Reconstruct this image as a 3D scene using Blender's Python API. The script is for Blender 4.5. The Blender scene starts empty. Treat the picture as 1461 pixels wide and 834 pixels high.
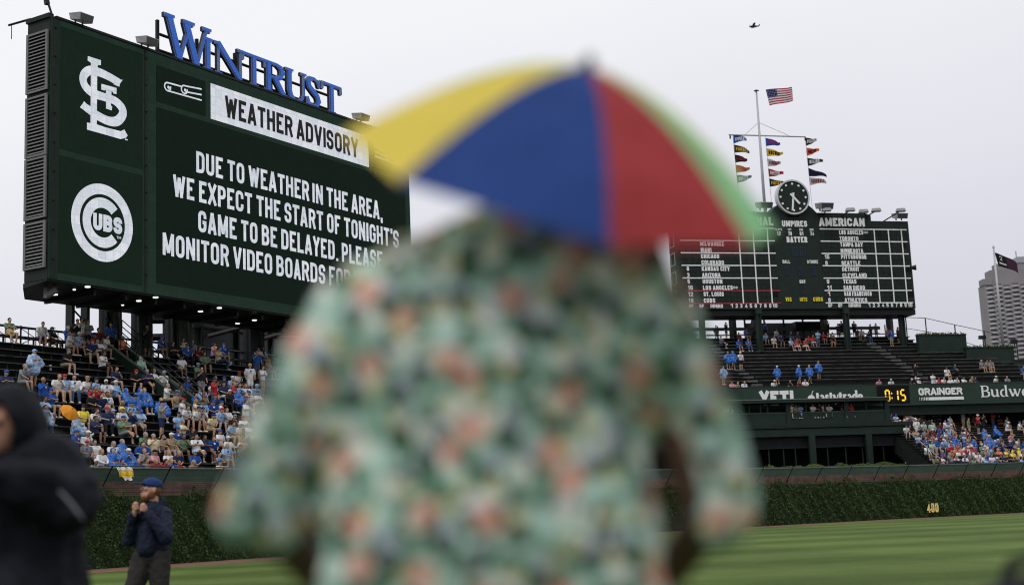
import bpy, bmesh, math, random
from mathutils import Vector, Matrix, Euler
R_ = random.Random(7)
PI = math.pi
SC = bpy.context.scene
COL = SC.collection

# ------------------------------------------------------------------ camera, sky, sun, exposure
FPX, PITCH, ROLL, CAMH = 1970.0, 0.161, 0.042, 1.349
_U0 = Vector((0, -math.sin(PITCH), math.cos(PITCH)))
CF = Vector((0, math.cos(PITCH), math.sin(PITCH)))
_X = Vector((1, 0, 0))
CR = _X * math.cos(ROLL) - _U0 * math.sin(ROLL)
CU = _U0 * math.cos(ROLL) + _X * math.sin(ROLL)
CAM = Vector((0, 0, CAMH))
cd = bpy.data.cameras.new("camera")
cam = bpy.data.objects.new("camera", cd); COL.objects.link(cam)
m = Matrix((CR, CU, -CF)).transposed().to_4x4(); m.translation = CAM
cam.matrix_world = m
cd.sensor_width = 36; cd.lens = 36 * FPX / 1461
cd.clip_start = 0.05; cd.clip_end = 6000
cd.dof.use_dof = True; cd.dof.focus_distance = 50; cd.dof.aperture_fstop = 1.28
SC.camera = cam
SUN_EL, SUN_ROT = math.radians(58), math.radians(205)
w = bpy.data.worlds.new("World"); SC.world = w; w.use_nodes = True
nt = w.node_tree; nt.nodes.clear()
out = nt.nodes.new('ShaderNodeOutputWorld')
sky = nt.nodes.new('ShaderNodeTexSky'); sky.sky_type = 'NISHITA'; sky.sun_disc = False
sky.sun_elevation = SUN_EL; sky.sun_rotation = SUN_ROT
b1 = nt.nodes.new('ShaderNodeBackground'); b1.inputs[1].default_value = 0.06
nt.links.new(sky.outputs[0], b1.inputs[0])
tc = nt.nodes.new('ShaderNodeTexCoord'); sx = nt.nodes.new('ShaderNodeSeparateXYZ')
nt.links.new(tc.outputs['Generated'], sx.inputs[0])
nz = nt.nodes.new('ShaderNodeTexNoise'); nz.inputs['Scale'].default_value = 2.2; nz.inputs['Detail'].default_value = 4
nt.links.new(tc.outputs['Generated'], nz.inputs['Vector'])
ma = nt.nodes.new('ShaderNodeMath'); ma.operation = 'MULTIPLY_ADD'
nt.links.new(nz.outputs[0], ma.inputs[0]); ma.inputs[1].default_value = 0.16
mb_ = nt.nodes.new('ShaderNodeMath'); mb_.operation = 'MULTIPLY_ADD'; nt.links.new(sx.outputs[0], mb_.inputs[0]); mb_.inputs[1].default_value = -0.16; nt.links.new(sx.outputs[2], mb_.inputs[2])
nt.links.new(mb_.outputs[0], ma.inputs[2])
cr = nt.nodes.new('ShaderNodeValToRGB')
nt.links.new(ma.outputs[0], cr.inputs[0])
e = cr.color_ramp.elements
e[0].position = 0.06; e[0].color = (0.61, 0.62, 0.69, 1)
e[1].position = 1.0; e[1].color = (1.0, 1.0, 1.05, 1)
k = e.new(0.24); k.color = (0.765, 0.77, 0.84, 1)
k = e.new(0.44); k.color = (0.97, 0.972, 1.01, 1)
b2 = nt.nodes.new('ShaderNodeBackground'); b2.inputs[1].default_value = 0.97
nt.links.new(cr.outputs[0], b2.inputs[0])
mx = nt.nodes.new('ShaderNodeMixShader'); mx.inputs[0].default_value = 0.96
nt.links.new(b1.outputs[0], mx.inputs[1]); nt.links.new(b2.outputs[0], mx.inputs[2])
nt.links.new(mx.outputs[0], out.inputs[0])
sd = bpy.data.lights.new("sun", 'SUN'); sd.energy = 1.1; sd.angle = math.radians(14); sd.color = (1, 0.97, 0.93)
so = bpy.data.objects.new("sun", sd); COL.objects.link(so)
so.rotation_euler = Euler((math.radians(90) - SUN_EL, 0, math.radians(-205) + PI), 'XYZ')
SC.view_settings.view_transform = 'Standard'; SC.view_settings.look = 'None'
SC.view_settings.exposure = 0; SC.view_settings.gamma = 1
SC.cycles.use_denoising = True
SC.cycles.max_bounces = 6
SC.cycles.pixel_filter_type = 'BLACKMAN_HARRIS'; SC.cycles.filter_width = 1.05

# ------------------------------------------------------------------ helpers
def V(*a): return Vector(a)
def ray(x, y): return CF + CR * ((x - 730.5) / FPX) - CU * ((y - 417) / FPX)
def hit(x, y, P0, n):
    d = ray(x, y); t = (P0 - CAM).dot(n) / d.dot(n); return CAM + d * t

_mats = {}
def mat(name, col, rough=0.7, metal=0.0, var=0.12, vscale=3.0, bump=0.0, bscale=20.0, emit=None, spec=0.2, stretch=None, trans=0.0):
    if name in _mats: return _mats[name]
    M = bpy.data.materials.new(name); M.use_nodes = True
    n = M.node_tree; p = n.nodes['Principled BSDF']
    p.inputs['Roughness'].default_value = rough; p.inputs['Metallic'].default_value = metal
    p.inputs['Specular IOR Level'].default_value = spec
    t = n.nodes.new('ShaderNodeTexCoord'); src = t.outputs['Object']
    if stretch:
        mp = n.nodes.new('ShaderNodeMapping'); mp.inputs['Scale'].default_value = stretch
        n.links.new(src, mp.inputs[0]); src = mp.outputs[0]
    if var > 0:
        z = n.nodes.new('ShaderNodeTexNoise'); z.inputs['Scale'].default_value = vscale; z.inputs['Detail'].default_value = 5
        z.inputs['Roughness'].default_value = 0.65
        n.links.new(src, z.inputs['Vector'])
        r = n.nodes.new('ShaderNodeValToRGB'); n.links.new(z.outputs[0], r.inputs[0])
        r.color_ramp.elements[0].position = 0.3; r.color_ramp.elements[1].position = 0.7
        r.color_ramp.elements[0].color = [max(0, c * (1 - var)) for c in col] + [1]
        r.color_ramp.elements[1].color = [min(1, c * (1 + var)) for c in col] + [1]
        n.links.new(r.outputs[0], p.inputs['Base Color'])
    else: p.inputs['Base Color'].default_value = list(col) + [1]
    if bump > 0:
        z2 = n.nodes.new('ShaderNodeTexNoise'); z2.inputs['Scale'].default_value = bscale; z2.inputs['Detail'].default_value = 4
        n.links.new(src, z2.inputs['Vector'])
        bp = n.nodes.new('ShaderNodeBump'); bp.inputs['Strength'].default_value = bump; bp.inputs['Distance'].default_value = 0.03
        n.links.new(z2.outputs[0], bp.inputs['Height']); n.links.new(bp.outputs[0], p.inputs['Normal'])
    if emit:
        p.inputs['Emission Color'].default_value = list(emit[:3]) + [1]; p.inputs['Emission Strength'].default_value = emit[3]
    if trans:
        tr = n.nodes.new('ShaderNodeBsdfTranslucent'); tr.inputs[0].default_value = list(col) + [1]
        ms = n.nodes.new('ShaderNodeMixShader'); ms.inputs[0].default_value = trans
        o = n.nodes['Material Output']
        n.links.new(p.outputs[0], ms.inputs[1]); n.links.new(tr.outputs[0], ms.inputs[2]); n.links.new(ms.outputs[0], o.inputs[0])
    _mats[name] = M
    return M

def tag(o, label=None, cat=None, group=None, kind=None):
    if label: o['label'] = label
    if cat: o['category'] = cat
    if group: o['group'] = group
    if kind: o['kind'] = kind
    return o
def thing(name, loc, label, cat, group=None, rz=0):
    o = bpy.data.objects.new(name, None); COL.objects.link(o)
    o.empty_display_size = 0.3
    o.location = loc; o.rotation_euler = (0, 0, rz)
    return tag(o, label, cat, group)
def root_loc(p):
    l = V(0, 0, 0)
    while p is not None: l = l + Vector(p.location); p = p.parent
    return l
def link(name, me, parent=None, loc=(0, 0, 0)):
    o = bpy.data.objects.new(name, me); COL.objects.link(o); o.parent = parent; o.location = loc
    return o

class MB:
    """collects faces in world coordinates, builds ONE mesh object"""
    def __init__(s): s.v = []; s.f = []; s.mi = []; s.uv = None
    def face(s, pts, mi=0):
        b = len(s.v); s.v += [Vector(p) for p in pts]; s.f.append(list(range(b, b + len(pts)))); s.mi.append(mi); return s
    def hexa(s, c, mi=0):      # c: 8 corners, bottom 4 ccw, top 4 ccw
        b = len(s.v); s.v += [Vector(p) for p in c]
        for q in ((3, 2, 1, 0), (4, 5, 6, 7), (0, 1, 5, 4), (1, 2, 6, 5), (2, 3, 7, 6), (3, 0, 4, 7)):
            s.f.append([b + i for i in q]); s.mi.append(mi)
        return s
    def boxf(s, fr, x0, x1, y0, y1, z0, z1, mi=0):   # box in a frame (origin, ex, ey) z up
        o, ex, ey = fr
        g = lambda x, y, z: o + ex * x + ey * y + V(0, 0, z)
        return s.hexa([g(x0, y0, z0), g(x1, y0, z0), g(x1, y1, z0), g(x0, y1, z0), g(x0, y0, z1), g(x1, y0, z1), g(x1, y1, z1), g(x0, y1, z1)], mi)
    def box(s, x0, x1, y0, y1, z0, z1, mi=0): return s.boxf((V(0, 0, 0), V(1, 0, 0), V(0, 1, 0)), x0, x1, y0, y1, z0, z1, mi)
    def tube(s, pts, r, n=6, mi=0, cap=True):
        pts = [Vector(p) for p in pts]
        rs = r if isinstance(r, (list, tuple)) else [r] * len(pts)
        b0 = len(s.v)
        for i, p in enumerate(pts):
            d = (pts[min(i + 1, len(pts) - 1)] - pts[max(i - 1, 0)]).normalized()
            a = d.cross(V(0, 0, 1)) if abs(d.z) < 0.9 else d.cross(V(1, 0, 0))
            a.normalize(); c = d.cross(a)
            for k in range(n):
                t = 2 * PI * k / n; s.v.append(p + (a * math.cos(t) + c * math.sin(t)) * rs[i])
        for i in range(len(pts) - 1):
            for k in range(n):
                s.f.append([b0 + i * n + k, b0 + i * n + (k + 1) % n, b0 + (i + 1) * n + (k + 1) % n, b0 + (i + 1) * n + k]); s.mi.append(mi)
        if cap:
            s.f.append([b0 + k for k in range(n)][::-1]); s.mi.append(mi)
            e = b0 + (len(pts) - 1) * n; s.f.append([e + k for k in range(n)]); s.mi.append(mi)
        return s
    def bar(s, p0, p1, w, h=None, mi=0):
        return s.tube([p0, p1], w * 0.7071, 4, mi)
    def build(s, name, mats, parent=None, smooth=False, bevel=0):
        l = root_loc(parent)
        me = bpy.data.meshes.new(name); me.from_pydata([p - l for p in s.v], [], s.f)
        if not isinstance(mats, (list, tuple)): mats = [mats]
        for q in mats: me.materials.append(q)
        if max(s.mi, default=0) > 0: me.polygons.foreach_set('material_index', s.mi)
        if smooth: me.polygons.foreach_set('use_smooth', [True] * len(s.f))
        bm = bmesh.new(); bm.from_mesh(me); bmesh.ops.recalc_face_normals(bm, faces=bm.faces)
        if bevel: bmesh.ops.bevel(bm, geom=list(bm.edges), offset=bevel, segments=1, affect='EDGES')
        bm.to_mesh(me); bm.free()
        return link(name, me, parent)

# frames: (origin, along, back); back = away from the camera
aL = 0.554
LF = (V(-16.945, 55.67, 0), V(math.sin(aL), math.cos(aL), 0), V(-math.cos(aL), math.sin(aL), 0))
aS = 0.246; kS = 1.119
SF = (V(14.625 * kS, 119.745 * kS, 0), V(math.cos(aS), math.sin(aS), 0), V(-math.sin(aS), math.cos(aS), 0))
aW = 0.50
WF = (V(28.6, 106.3, 0), V(math.cos(aW), math.sin(aW), 0), V(-math.sin(aW), math.cos(aW), 0))
def at(fr, u, v, z): return fr[0] + fr[1] * u + fr[2] * v + V(0, 0, z)
def onp(fr, x, y, v=0):     # a photo measurement on the vertical plane v of a frame -> (u, z)
    P = hit(x, y, fr[0] + fr[2] * v, fr[2]); return (P - fr[0]).dot(fr[1]), P.z

# ------------------------------------------------------------------ lettering (own stroke alphabet)
G = {
 'A': (1.05, [[(0, 0), (.44, 1)], [(1, 0), (.56, 1)], [(.18, .22), (.82, .22)]]),
 'B': (1, [[(0, 0), (0, 1), (.95, 1, 1), (.95, .53, 1), (0, .53)], [(.3, .53), (1, .53, 1), (1, 0, 1), (0, 0)]]),
 'C': (1, [[(1, .66), (1, 1, 1), (0, 1, 1), (0, 0, 1), (1, 0, 1), (1, .34)]]),
 'D': (1, [[(0, 0), (0, 1), (1, 1, 1), (1, 0, 1), (0, 0)]]),
 'E': (.85, [[(1, 1), (0, 1), (0, 0), (1, 0)], [(0, .52), (.85, .52)]]),
 'F': (.82, [[(1, 1), (0, 1), (0, 0)], [(0, .5), (.85, .5)]]),
 'G': (1, [[(1, .68), (1, 1, 1), (0, 1, 1), (0, 0, 1), (1, 0, 1), (1, .46), (.55, .46)]]),
 'H': (1, [[(0, 0), (0, 1)], [(1, 0), (1, 1)], [(0, .52), (1, .52)]]),
 'I': (0, [[(.5, 0), (.5, 1)]]),
 'J': (.75, [[(1, 1), (1, 0, 1), (0, 0, 1), (0, .3)]]),
 'K': (1.02, [[(0, 0), (0, 1)], [(.08, .42), (.95, 1)], [(.38, .62), (1, 0)]]),
 'L': (.8, [[(0, 1), (0, 0), (1, 0)]]),
 'M': (1.4, [[(0, 0), (0, 1)], [(1, 0), (1, 1)], [(.06, 1), (.5, .05)], [(.94, 1), (.5, .05)]]),
 'N': (1.05, [[(0, 0), (0, 1)], [(1, 0), (1, 1)], [(.05, 1), (.95, 0)]]),
 'O': (1, [[(.5, 1), (0, 1, 1), (0, 0, 1), (1, 0, 1), (1, 1, 1), (.5, 1)]]),
 'P': (.97, [[(0, 0), (0, 1), (1, 1, 1), (1, .45, 1), (0, .45)]]),
 'Q': (1, [[(.5, 1), (0, 1, 1), (0, 0, 1), (1, 0, 1), (1, 1, 1), (.5, 1)], [(.6, .2), (1, -.05)]]),
 'R': (1, [[(0, 0), (0, 1), (1, 1, 1), (1, .5, 1), (0, .5)], [(.62, .5), (1, 0)]]),
 'S': (.97, [[(1, .7), (1, 1, 1), (0, 1, 1), (0, .52, 1), (1, .50, 1), (1, 0, 1), (0, 0, 1), (0, .3)]]),
 'T': (.95, [[(0, 1), (1, 1)], [(.5, 1), (.5, 0)]]),
 'U': (1, [[(0, 1), (0, 0, 1), (1, 0, 1), (1, 1)]]),
 'V': (1.05, [[(0, 1), (.46, 0)], [(1, 1), (.54, 0)]]),
 'W': (1.6, [[(0, 1), (.25, 0)], [(.5, .98), (.25, 0)], [(.5, .98), (.75, 0)], [(1, 1), (.75, 0)]]),
 'X': (1.05, [[(0, 0), (1, 1)], [(1, 0), (0, 1)]]),
 'Y': (1.05, [[(0, 1), (.5, .42)], [(1, 1), (.5, .42)], [(.5, .46), (.5, 0)]]),
 'Z': (.9, [[(0, 1), (1, 1), (0, 0), (1, 0)]]),
 '0': (1, [[(.5, 1), (0, 1, 1), (0, 0, 1), (1, 0, 1), (1, 1, 1), (.5, 1)]]),
 '1': (.45, [[(0, .8), (.9, 1), (.9, 0)]]),
 '2': (.95, [[(0, .7), (0, 1, 1), (1, 1, 1), (1, .62, 1), (0, 0), (1, 0)]]),
 '3': (.95, [[(0, .75), (0, 1, 1), (1, 1, 1), (1, .53, 1), (.35, .53)], [(.5, .53), (1, .53, 1), (1, 0, 1), (0, 0, 1), (0, .27)]]),
 '4': (1, [[(.8, 0), (.8, 1), (0, .25), (1.1, .25)]]),
 '5': (.95, [[(1, 1), (0, 1), (0, .55), (1, .6, 1), (1, 0, 1), (0, 0, 1), (0, .27)]]),
 '6': (.98, [[(1, .75), (1, 1, 1), (0, 1, 1), (0, 0, 1), (1, 0, 1), (1, .58, 1), (0, .58)]]),
 '7': (.9, [[(0, 1), (1, 1), (.35, 0)]]),
 '8': (1, [[(.5, .53), (.03, .53, 1), (.03, 1, 1), (.97, 1, 1), (.97, .53, 1), (.5, .53)], [(.5, .53), (0, .53, 1), (0, 0, 1), (1, 0, 1), (1, .53, 1), (.5, .53)]]),
 '9': (.98, [[(0, .25), (0, 0, 1), (1, 0, 1), (1, 1, 1), (0, 1, 1), (0, .44, 1), (1, .44)]]),
 '.': (0, [[(.5, -.02), (.5, .04)]]), ',': (0, [[(.5, .04), (.3, -.2)]]), "'": (0, [[(.5, 1.02), (.5, .78)]]),
 ':': (0, [[(.5, .15), (.5, .25)], [(.5, .65), (.5, .75)]]), '(': (.3, [[(1, 1), (0, .7), (0, .3), (1, 0)]]), ')': (.3, [[(0, 1), (1, .7), (1, .3), (0, 0)]]),
}
def rounded(pl, sx_, sz_, ox, oz, rad):
    P = [(V(p[0] * sx_ + ox, p[1] * sz_ + oz), len(p) > 2) for p in pl]
    o = []
    for i, (p, r) in enumerate(P):
        if not r or i in (0, len(P) - 1): o.append(p); continue
        a, b = P[i - 1][0], P[i + 1][0]
        ra = min(rad, (a - p).length * .5 if P[i - 1][1] else (a - p).length * .98); rb = min(rad, (b - p).length * .5 if P[i + 1][1] else (b - p).length * .98)
        pa = p + (a - p).normalized() * ra; pb = p + (b - p).normalized() * rb
        for k in range(5):
            t = k / 4; o.append(pa.lerp(p, t).lerp(p.lerp(pb, t), t))
    return o
def ribbon2(pts, wd):
    """2D polyline -> list of quads (mitred); wd number or list"""
    ps = [pts[0]]
    ws = [wd if not isinstance(wd, list) else wd[0]]
    for i, p in enumerate(pts[1:], 1):
        if (p - ps[-1]).length > 1e-5: ps.append(p); ws.append(wd if not isinstance(wd, list) else wd[i])
    L, Rr = [], []
    closed = (ps[0] - ps[-1]).length < 1e-4 and len(ps) > 3
    n = len(ps)
    for i in range(n):
        if closed and i in (0, n - 1): d0 = (ps[-1] - ps[-2]).normalized(); d1 = (ps[1] - ps[0]).normalized()
        else:
            d0 = (ps[i] - ps[i - 1]).normalized() if i > 0 else (ps[1] - ps[0]).normalized()
            d1 = (ps[i + 1] - ps[i]).normalized() if i < n - 1 else d0
        m_ = (d0 + d1)
        if m_.length < .2: m_ = d1
        m_.normalize(); nn = V(-m_.y, m_.x); c = max(.45, abs(m_.dot(d1)))
        L.append(ps[i] + nn * ws[i] / 2 / c); Rr.append(ps[i] - nn * ws[i] / 2 / c)
    return [(Rr[i], Rr[i + 1], L[i + 1], L[i]) for i in range(n - 1)]
def V2(x, z): return V(x, z)

class Sign:
    """flat or raised lettering lying on a plane: map(x,z,off) -> world point"""
    def __init__(s, fr, v, step=.0016, thick=0, off0=.006, fn=None):
        s.fn = fn or (lambda x, z, o: at(fr, x, v - o, z)); s.mb = MB(); s.off = off0; s.step = step; s.th = thick; s.base = off0
    def quads(s, qs, mi=0):
        for q in qs:
            if s.th:
                f = [s.fn(p[0], p[1], s.off) for p in q]; b = [s.fn(p[0], p[1], s.off - s.th) for p in q]
                s.mb.face(f, mi)
                for i in range(len(q)):
                    j = (i + 1) % len(q); s.mb.face([f[i], b[i], b[j], f[j]], 1)
            else: s.mb.face([s.fn(p[0], p[1], s.off) for p in q], mi)
    def stroke(s, pts, wd, mi=0):
        s.quads(ribbon2([V2(*p) for p in pts], wd), mi); s.off += s.step
        if s.off > s.base + 24 * s.step: s.off = s.base
    def poly(s, pts, mi=0): s.quads([[V2(*p) for p in pts]], mi); s.off += s.step
    def rect(s, x0, x1, z0, z1, mi=0): s.poly([(x0, z0), (x1, z0), (x1, z1), (x0, z1)], mi)
    def disc(s, cx, cz, r, n=16, mi=0): s.poly([(cx + r * math.cos(2 * PI * k / n), cz + r * math.sin(2 * PI * k / n)) for k in range(n)], mi)
    def text(s, t, x0, x1, z0, h, wr=.42, th=.2, gap=.11, sp=.30, slope=0):
        """fit text between x0 and x1 (baseline z0, cap height h)"""
        st = th * h
        def adv(c, W): return (sp * h if c == ' ' else G[c][0] * W + st + gap * h)
        W = wr * h
        tot = lambda W: sum(adv(c, W) for c in t) - gap * h
        lo, hi = .05 * h, 2.5 * h
        for _ in range(30):
            mid = (lo + hi) / 2
            if tot(mid) > x1 - x0: hi = mid
            else: lo = mid
        W = (lo + hi) / 2; x = x0; s.cuts = []
        for c in t:
            if c == ' ': s.cuts.append(len(s.mb.f))
            if c != ' ':
                gw = G[c][0] * W
                for pl in G[c][1]:
                    zz = z0 + slope * (x - x0)
                    rp = [V2(p[0], p[1]) for p in rounded(pl, gw, h - st, x + st / 2, zz + st / 2, min(.24 * h, W * .55))]
                    if (rp[0] - rp[-1]).length > 1e-4:      # run open ends out to the letter's full height or width
                        for a_, b_, g_ in ((0, 1, pl[0]), (-1, -2, pl[-1])):
                            d_ = (rp[a_] - rp[b_]); d_.normalize()
                            if abs(d_.y) > .5 and (g_[1] <= .001 or g_[1] >= .999): rp[a_] = rp[a_] + d_ * (st / 2 / abs(d_.y))
                            elif abs(d_.x) > .5 and (g_[0] <= .001 or g_[0] >= .999): rp[a_] = rp[a_] + d_ * (st / 2)
                    s.quads(ribbon2(rp, st))
                    s.off += s.step
                    if s.off > s.base + 24 * s.step: s.off = s.base
            x += adv(c, W)
        return s
    def build(s, name, mats, parent): return s.mb.build(name, mats, parent)
    def build_words(s, name, mats, parent):
        cuts = s.cuts + [len(s.mb.f)]; a = 0
        for c in cuts:
            m_ = MB(); m_.v = s.mb.v; m_.f = s.mb.f[a:c]; m_.mi = s.mb.mi[a:c]; used = sorted({i for f in m_.f for i in f}); ix = {q: i for i, q in enumerate(used)}
            m_.v = [s.mb.v[i] for i in used]; m_.f = [[ix[i] for i in f] for f in m_.f]; m_.build(name, mats, parent); a = c

# ------------------------------------------------------------------ continuous bodies: blobs merged by a voxel remesh
def _sph(bm, c, r, rot=None, sub=2):
    if not isinstance(r, (tuple, list)): r = (r, r, r)
    M = Matrix.Translation(c) @ (rot.to_4x4() if rot else Matrix.Identity(4)) @ Matrix.Diagonal((r[0], r[1], r[2], 1))
    bmesh.ops.create_icosphere(bm, subdivisions=sub, radius=1, matrix=M)
def _cap(bm, a, b, ra, rb):
    a, b = Vector(a), Vector(b); d = b - a; L = d.length
    if L < 1e-5: return _sph(bm, a, ra)
    q = d.to_track_quat('Z', 'Y').to_matrix().to_4x4()
    M = Matrix.Translation((a + b) / 2) @ q
    bmesh.ops.create_cone(bm, cap_ends=True, segments=14, radius1=ra, radius2=rb, depth=L, matrix=M)
    _sph(bm, a, ra * .995); _sph(bm, b, rb * .995)
def voxel(name, shapes, vox, smooth=3, disp=None):
    bm = bmesh.new()
    for sh in shapes:
        if sh[0] == 'c': _cap(bm, *sh[1:])
        elif sh[0] == 'e': _sph(bm, Vector(sh[1]), sh[2], sh[3] if len(sh) > 3 else None)
        elif sh[0] == 'p':
            for i in range(len(sh[1]) - 1): _cap(bm, sh[1][i], sh[1][i + 1], sh[2][i], sh[2][i + 1])
    me = bpy.data.meshes.new('t'); bm.to_mesh(me); bm.free()
    o = bpy.data.objects.new('t', me); COL.objects.link(o)
    r = o.modifiers.new('r', 'REMESH'); r.mode = 'VOXEL'; r.voxel_size = vox; r.use_smooth_shade = True
    if smooth:
        s = o.modifiers.new('s', 'SMOOTH'); s.iterations = smooth; s.factor = .5
    if disp:
        tx = bpy.data.textures.new('d', 'CLOUDS'); tx.noise_scale = disp[1]; tx.noise_depth = 2
        d = o.modifiers.new('d', 'DISPLACE'); d.texture = tx; d.strength = disp[0]; d.mid_level = .5; d.texture_coords = 'LOCAL'
    dg = bpy.context.evaluated_depsgraph_get()
    res = bpy.data.meshes.new_from_object(o.evaluated_get(dg)); res.name = name
    bpy.data.objects.remove(o); bpy.data.meshes.remove(me)
    return res

# ------------------------------------------------------------------ materials
M_dkgreen = mat('dark_green_painted_steel', (.012, .021, .017), .65, 0, .2, 1.5, .05)
M_green = mat('stadium_green_paint', (.014, .026, .020), .6, 0, .2, .8, .04)
M_green2 = mat('padded_green_rail', (.038, .066, .050), .65, 0, .2, 1.2)
M_black = mat('black_steel', (.012, .013, .014), .5, 0, .15, 2)
M_grey = mat('grey_metal', (.28, .28, .28), .45, .3, .15, 3)
M_ltgrey = mat('louvre_grey_metal', (.17, .17, .165), .5, .2, .15, 3)
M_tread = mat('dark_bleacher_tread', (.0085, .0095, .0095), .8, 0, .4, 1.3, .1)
M_bench = mat('weathered_bench_plank', (.022, .023, .022), .65, 0, .5, 2.5, .1, stretch=(1, 1, 1))
M_nose = mat('worn_bench_edge', (.075, .075, .068), .6, 0, .75, 1.1)
M_score = mat('scoreboard_green_panel', (.0155, .0255, .021), .75, 0, .18, 1.0, .03)
M_score2 = mat('scoreboard_number_plate', (.0135, .0225, .0185), .75, 0, .3, 2.0)
M_white = mat('white_sign_paint', (.80, .80, .80), .6, 0, .06, 4)
M_yellow = mat('yellow_sign_paint', (.75, .62, .04), .6, 0, .06, 4)
M_redp = mat('red_sign_paint', (.45, .03, .05), .6, 0, .06, 4)
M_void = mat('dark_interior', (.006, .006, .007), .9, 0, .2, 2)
M_concrete = mat('grey_concrete', (.11, .11, .105), .85, 0, .2, 1.2, .1)
# ================================================================== THE SETTING
def wavemat():
    M = bpy.data.materials.new('mown_grass'); M.use_nodes = True; n = M.node_tree; p = n.nodes['Principled BSDF']
    p.inputs['Roughness'].default_value = .85; p.inputs['Specular IOR Level'].default_value = .12
    t = n.nodes.new('ShaderNodeTexCoord'); L_ = n.links.new
    def node(ty, **kw):
        q = n.nodes.new(ty)
        for a, b in kw.items(): setattr(q, a, b)
        return q
    # mowing bands (blades rolled one way or the other)
    mp = node('ShaderNodeMapping'); mp.inputs['Rotation'].default_value = (0, 0, -.10); L_(t.outputs['Object'], mp.inputs[0])
    nd = node('ShaderNodeTexNoise'); nd.inputs['Scale'].default_value = .12; L_(mp.outputs[0], nd.inputs['Vector'])
    sx = node('ShaderNodeSeparateXYZ'); L_(mp.outputs[0], sx.inputs[0])
    a1 = node('ShaderNodeMath', operation='MULTIPLY_ADD'); L_(nd.outputs[0], a1.inputs[0]); a1.inputs[1].default_value = 2.6; L_(sx.outputs[1], a1.inputs[2])
    a2 = node('ShaderNodeMath', operation='MULTIPLY'); L_(a1.outputs[0], a2.inputs[0]); a2.inputs[1].default_value = PI / 4.6
    a3 = node('ShaderNodeMath', operation='SINE'); L_(a2.outputs[0], a3.inputs[0])
    b2 = node('ShaderNodeMath', operation='MULTIPLY'); L_(sx.outputs[0], b2.inputs[0]); b2.inputs[1].default_value = PI / 6.5
    b3 = node('ShaderNodeMath', operation='SINE'); L_(b2.outputs[0], b3.inputs[0])
    r = node('ShaderNodeMapRange'); L_(a3.outputs[0], r.inputs[0]); r.inputs[1].default_value = -.8; r.inputs[2].default_value = .8
    rb = node('ShaderNodeMapRange'); L_(b3.outputs[0], rb.inputs[0]); rb.inputs[1].default_value = -.2; rb.inputs[2].default_value = .2
    c1 = node('ShaderNodeMix', data_type='RGBA'); L_(r.outputs[0], c1.inputs[0])
    c1.inputs[6].default_value = (.062, .104, .020, 1); c1.inputs[7].default_value = (.098, .147, .037, 1)
    c2 = node('ShaderNodeMix', data_type='RGBA', blend_type='MULTIPLY'); c2.inputs[0].default_value = 1; L_(c1.outputs[2], c2.inputs[6])
    rr = node('ShaderNodeValToRGB'); rr.color_ramp.elements[0].color = (.9, .9, .9, 1); rr.color_ramp.elements[1].color = (1.05, 1.05, 1.05, 1); L_(rb.outputs[0], rr.inputs[0]); L_(rr.outputs[0], c2.inputs[7])
    # fine blades and thin patches
    n1 = node('ShaderNodeTexNoise'); n1.inputs['Scale'].default_value = 14; n1.inputs['Detail'].default_value = 8; n1.inputs['Roughness'].default_value = .8; L_(t.outputs['Object'], n1.inputs['Vector'])
    rp = node('ShaderNodeValToRGB'); rp.color_ramp.elements[0].position = .3; rp.color_ramp.elements[0].color = (.50, .52, .48, 1); rp.color_ramp.elements[1].position = .7; rp.color_ramp.elements[1].color = (1.55, 1.5, 1.5, 1); L_(n1.outputs[0], rp.inputs[0])
    c3 = node('ShaderNodeMix', data_type='RGBA', blend_type='MULTIPLY'); c3.inputs[0].default_value = 1; L_(c2.outputs[2], c3.inputs[6]); L_(rp.outputs[0], c3.inputs[7])
    n2 = node('ShaderNodeTexNoise'); n2.inputs['Scale'].default_value = .8; n2.inputs['Detail'].default_value = 5; L_(t.outputs['Object'], n2.inputs['Vector'])
    rq = node('ShaderNodeValToRGB'); rq.color_ramp.elements[0].position = .3; rq.color_ramp.elements[0].color = (.85, .88, .8, 1); rq.color_ramp.elements[1].position = .7; rq.color_ramp.elements[1].color = (1.12, 1.1, 1.1, 1); L_(n2.outputs[0], rq.inputs[0])
    c4 = node('ShaderNodeMix', data_type='RGBA', blend_type='MULTIPLY'); c4.inputs[0].default_value = 1; L_(c3.outputs[2], c4.inputs[6]); L_(rq.outputs[0], c4.inputs[7])
    L_(c4.outputs[2], p.inputs['Base Color'])
    bp = node('ShaderNodeBump'); bp.inputs['Strength'].default_value = .6; bp.inputs['Distance'].default_value = .04; L_(n1.outputs[0], bp.inputs['Height']); L_(bp.outputs[0], p.inputs['Normal'])
    return M
M_grass = wavemat()
M_track = mat('brown_cinder_track', (.17, .095, .07), .9, 0, .2, 2.0, .2)
M_asph = mat('grey_ground', (.07, .07, .07), .9, 0, .2, .3)

tag(MB().face([(-3500, -3500, 0), (3500, -3500, 0), (3500, 3500, 0), (-3500, 3500, 0)]).build('ground', M_asph), kind='structure')
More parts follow.
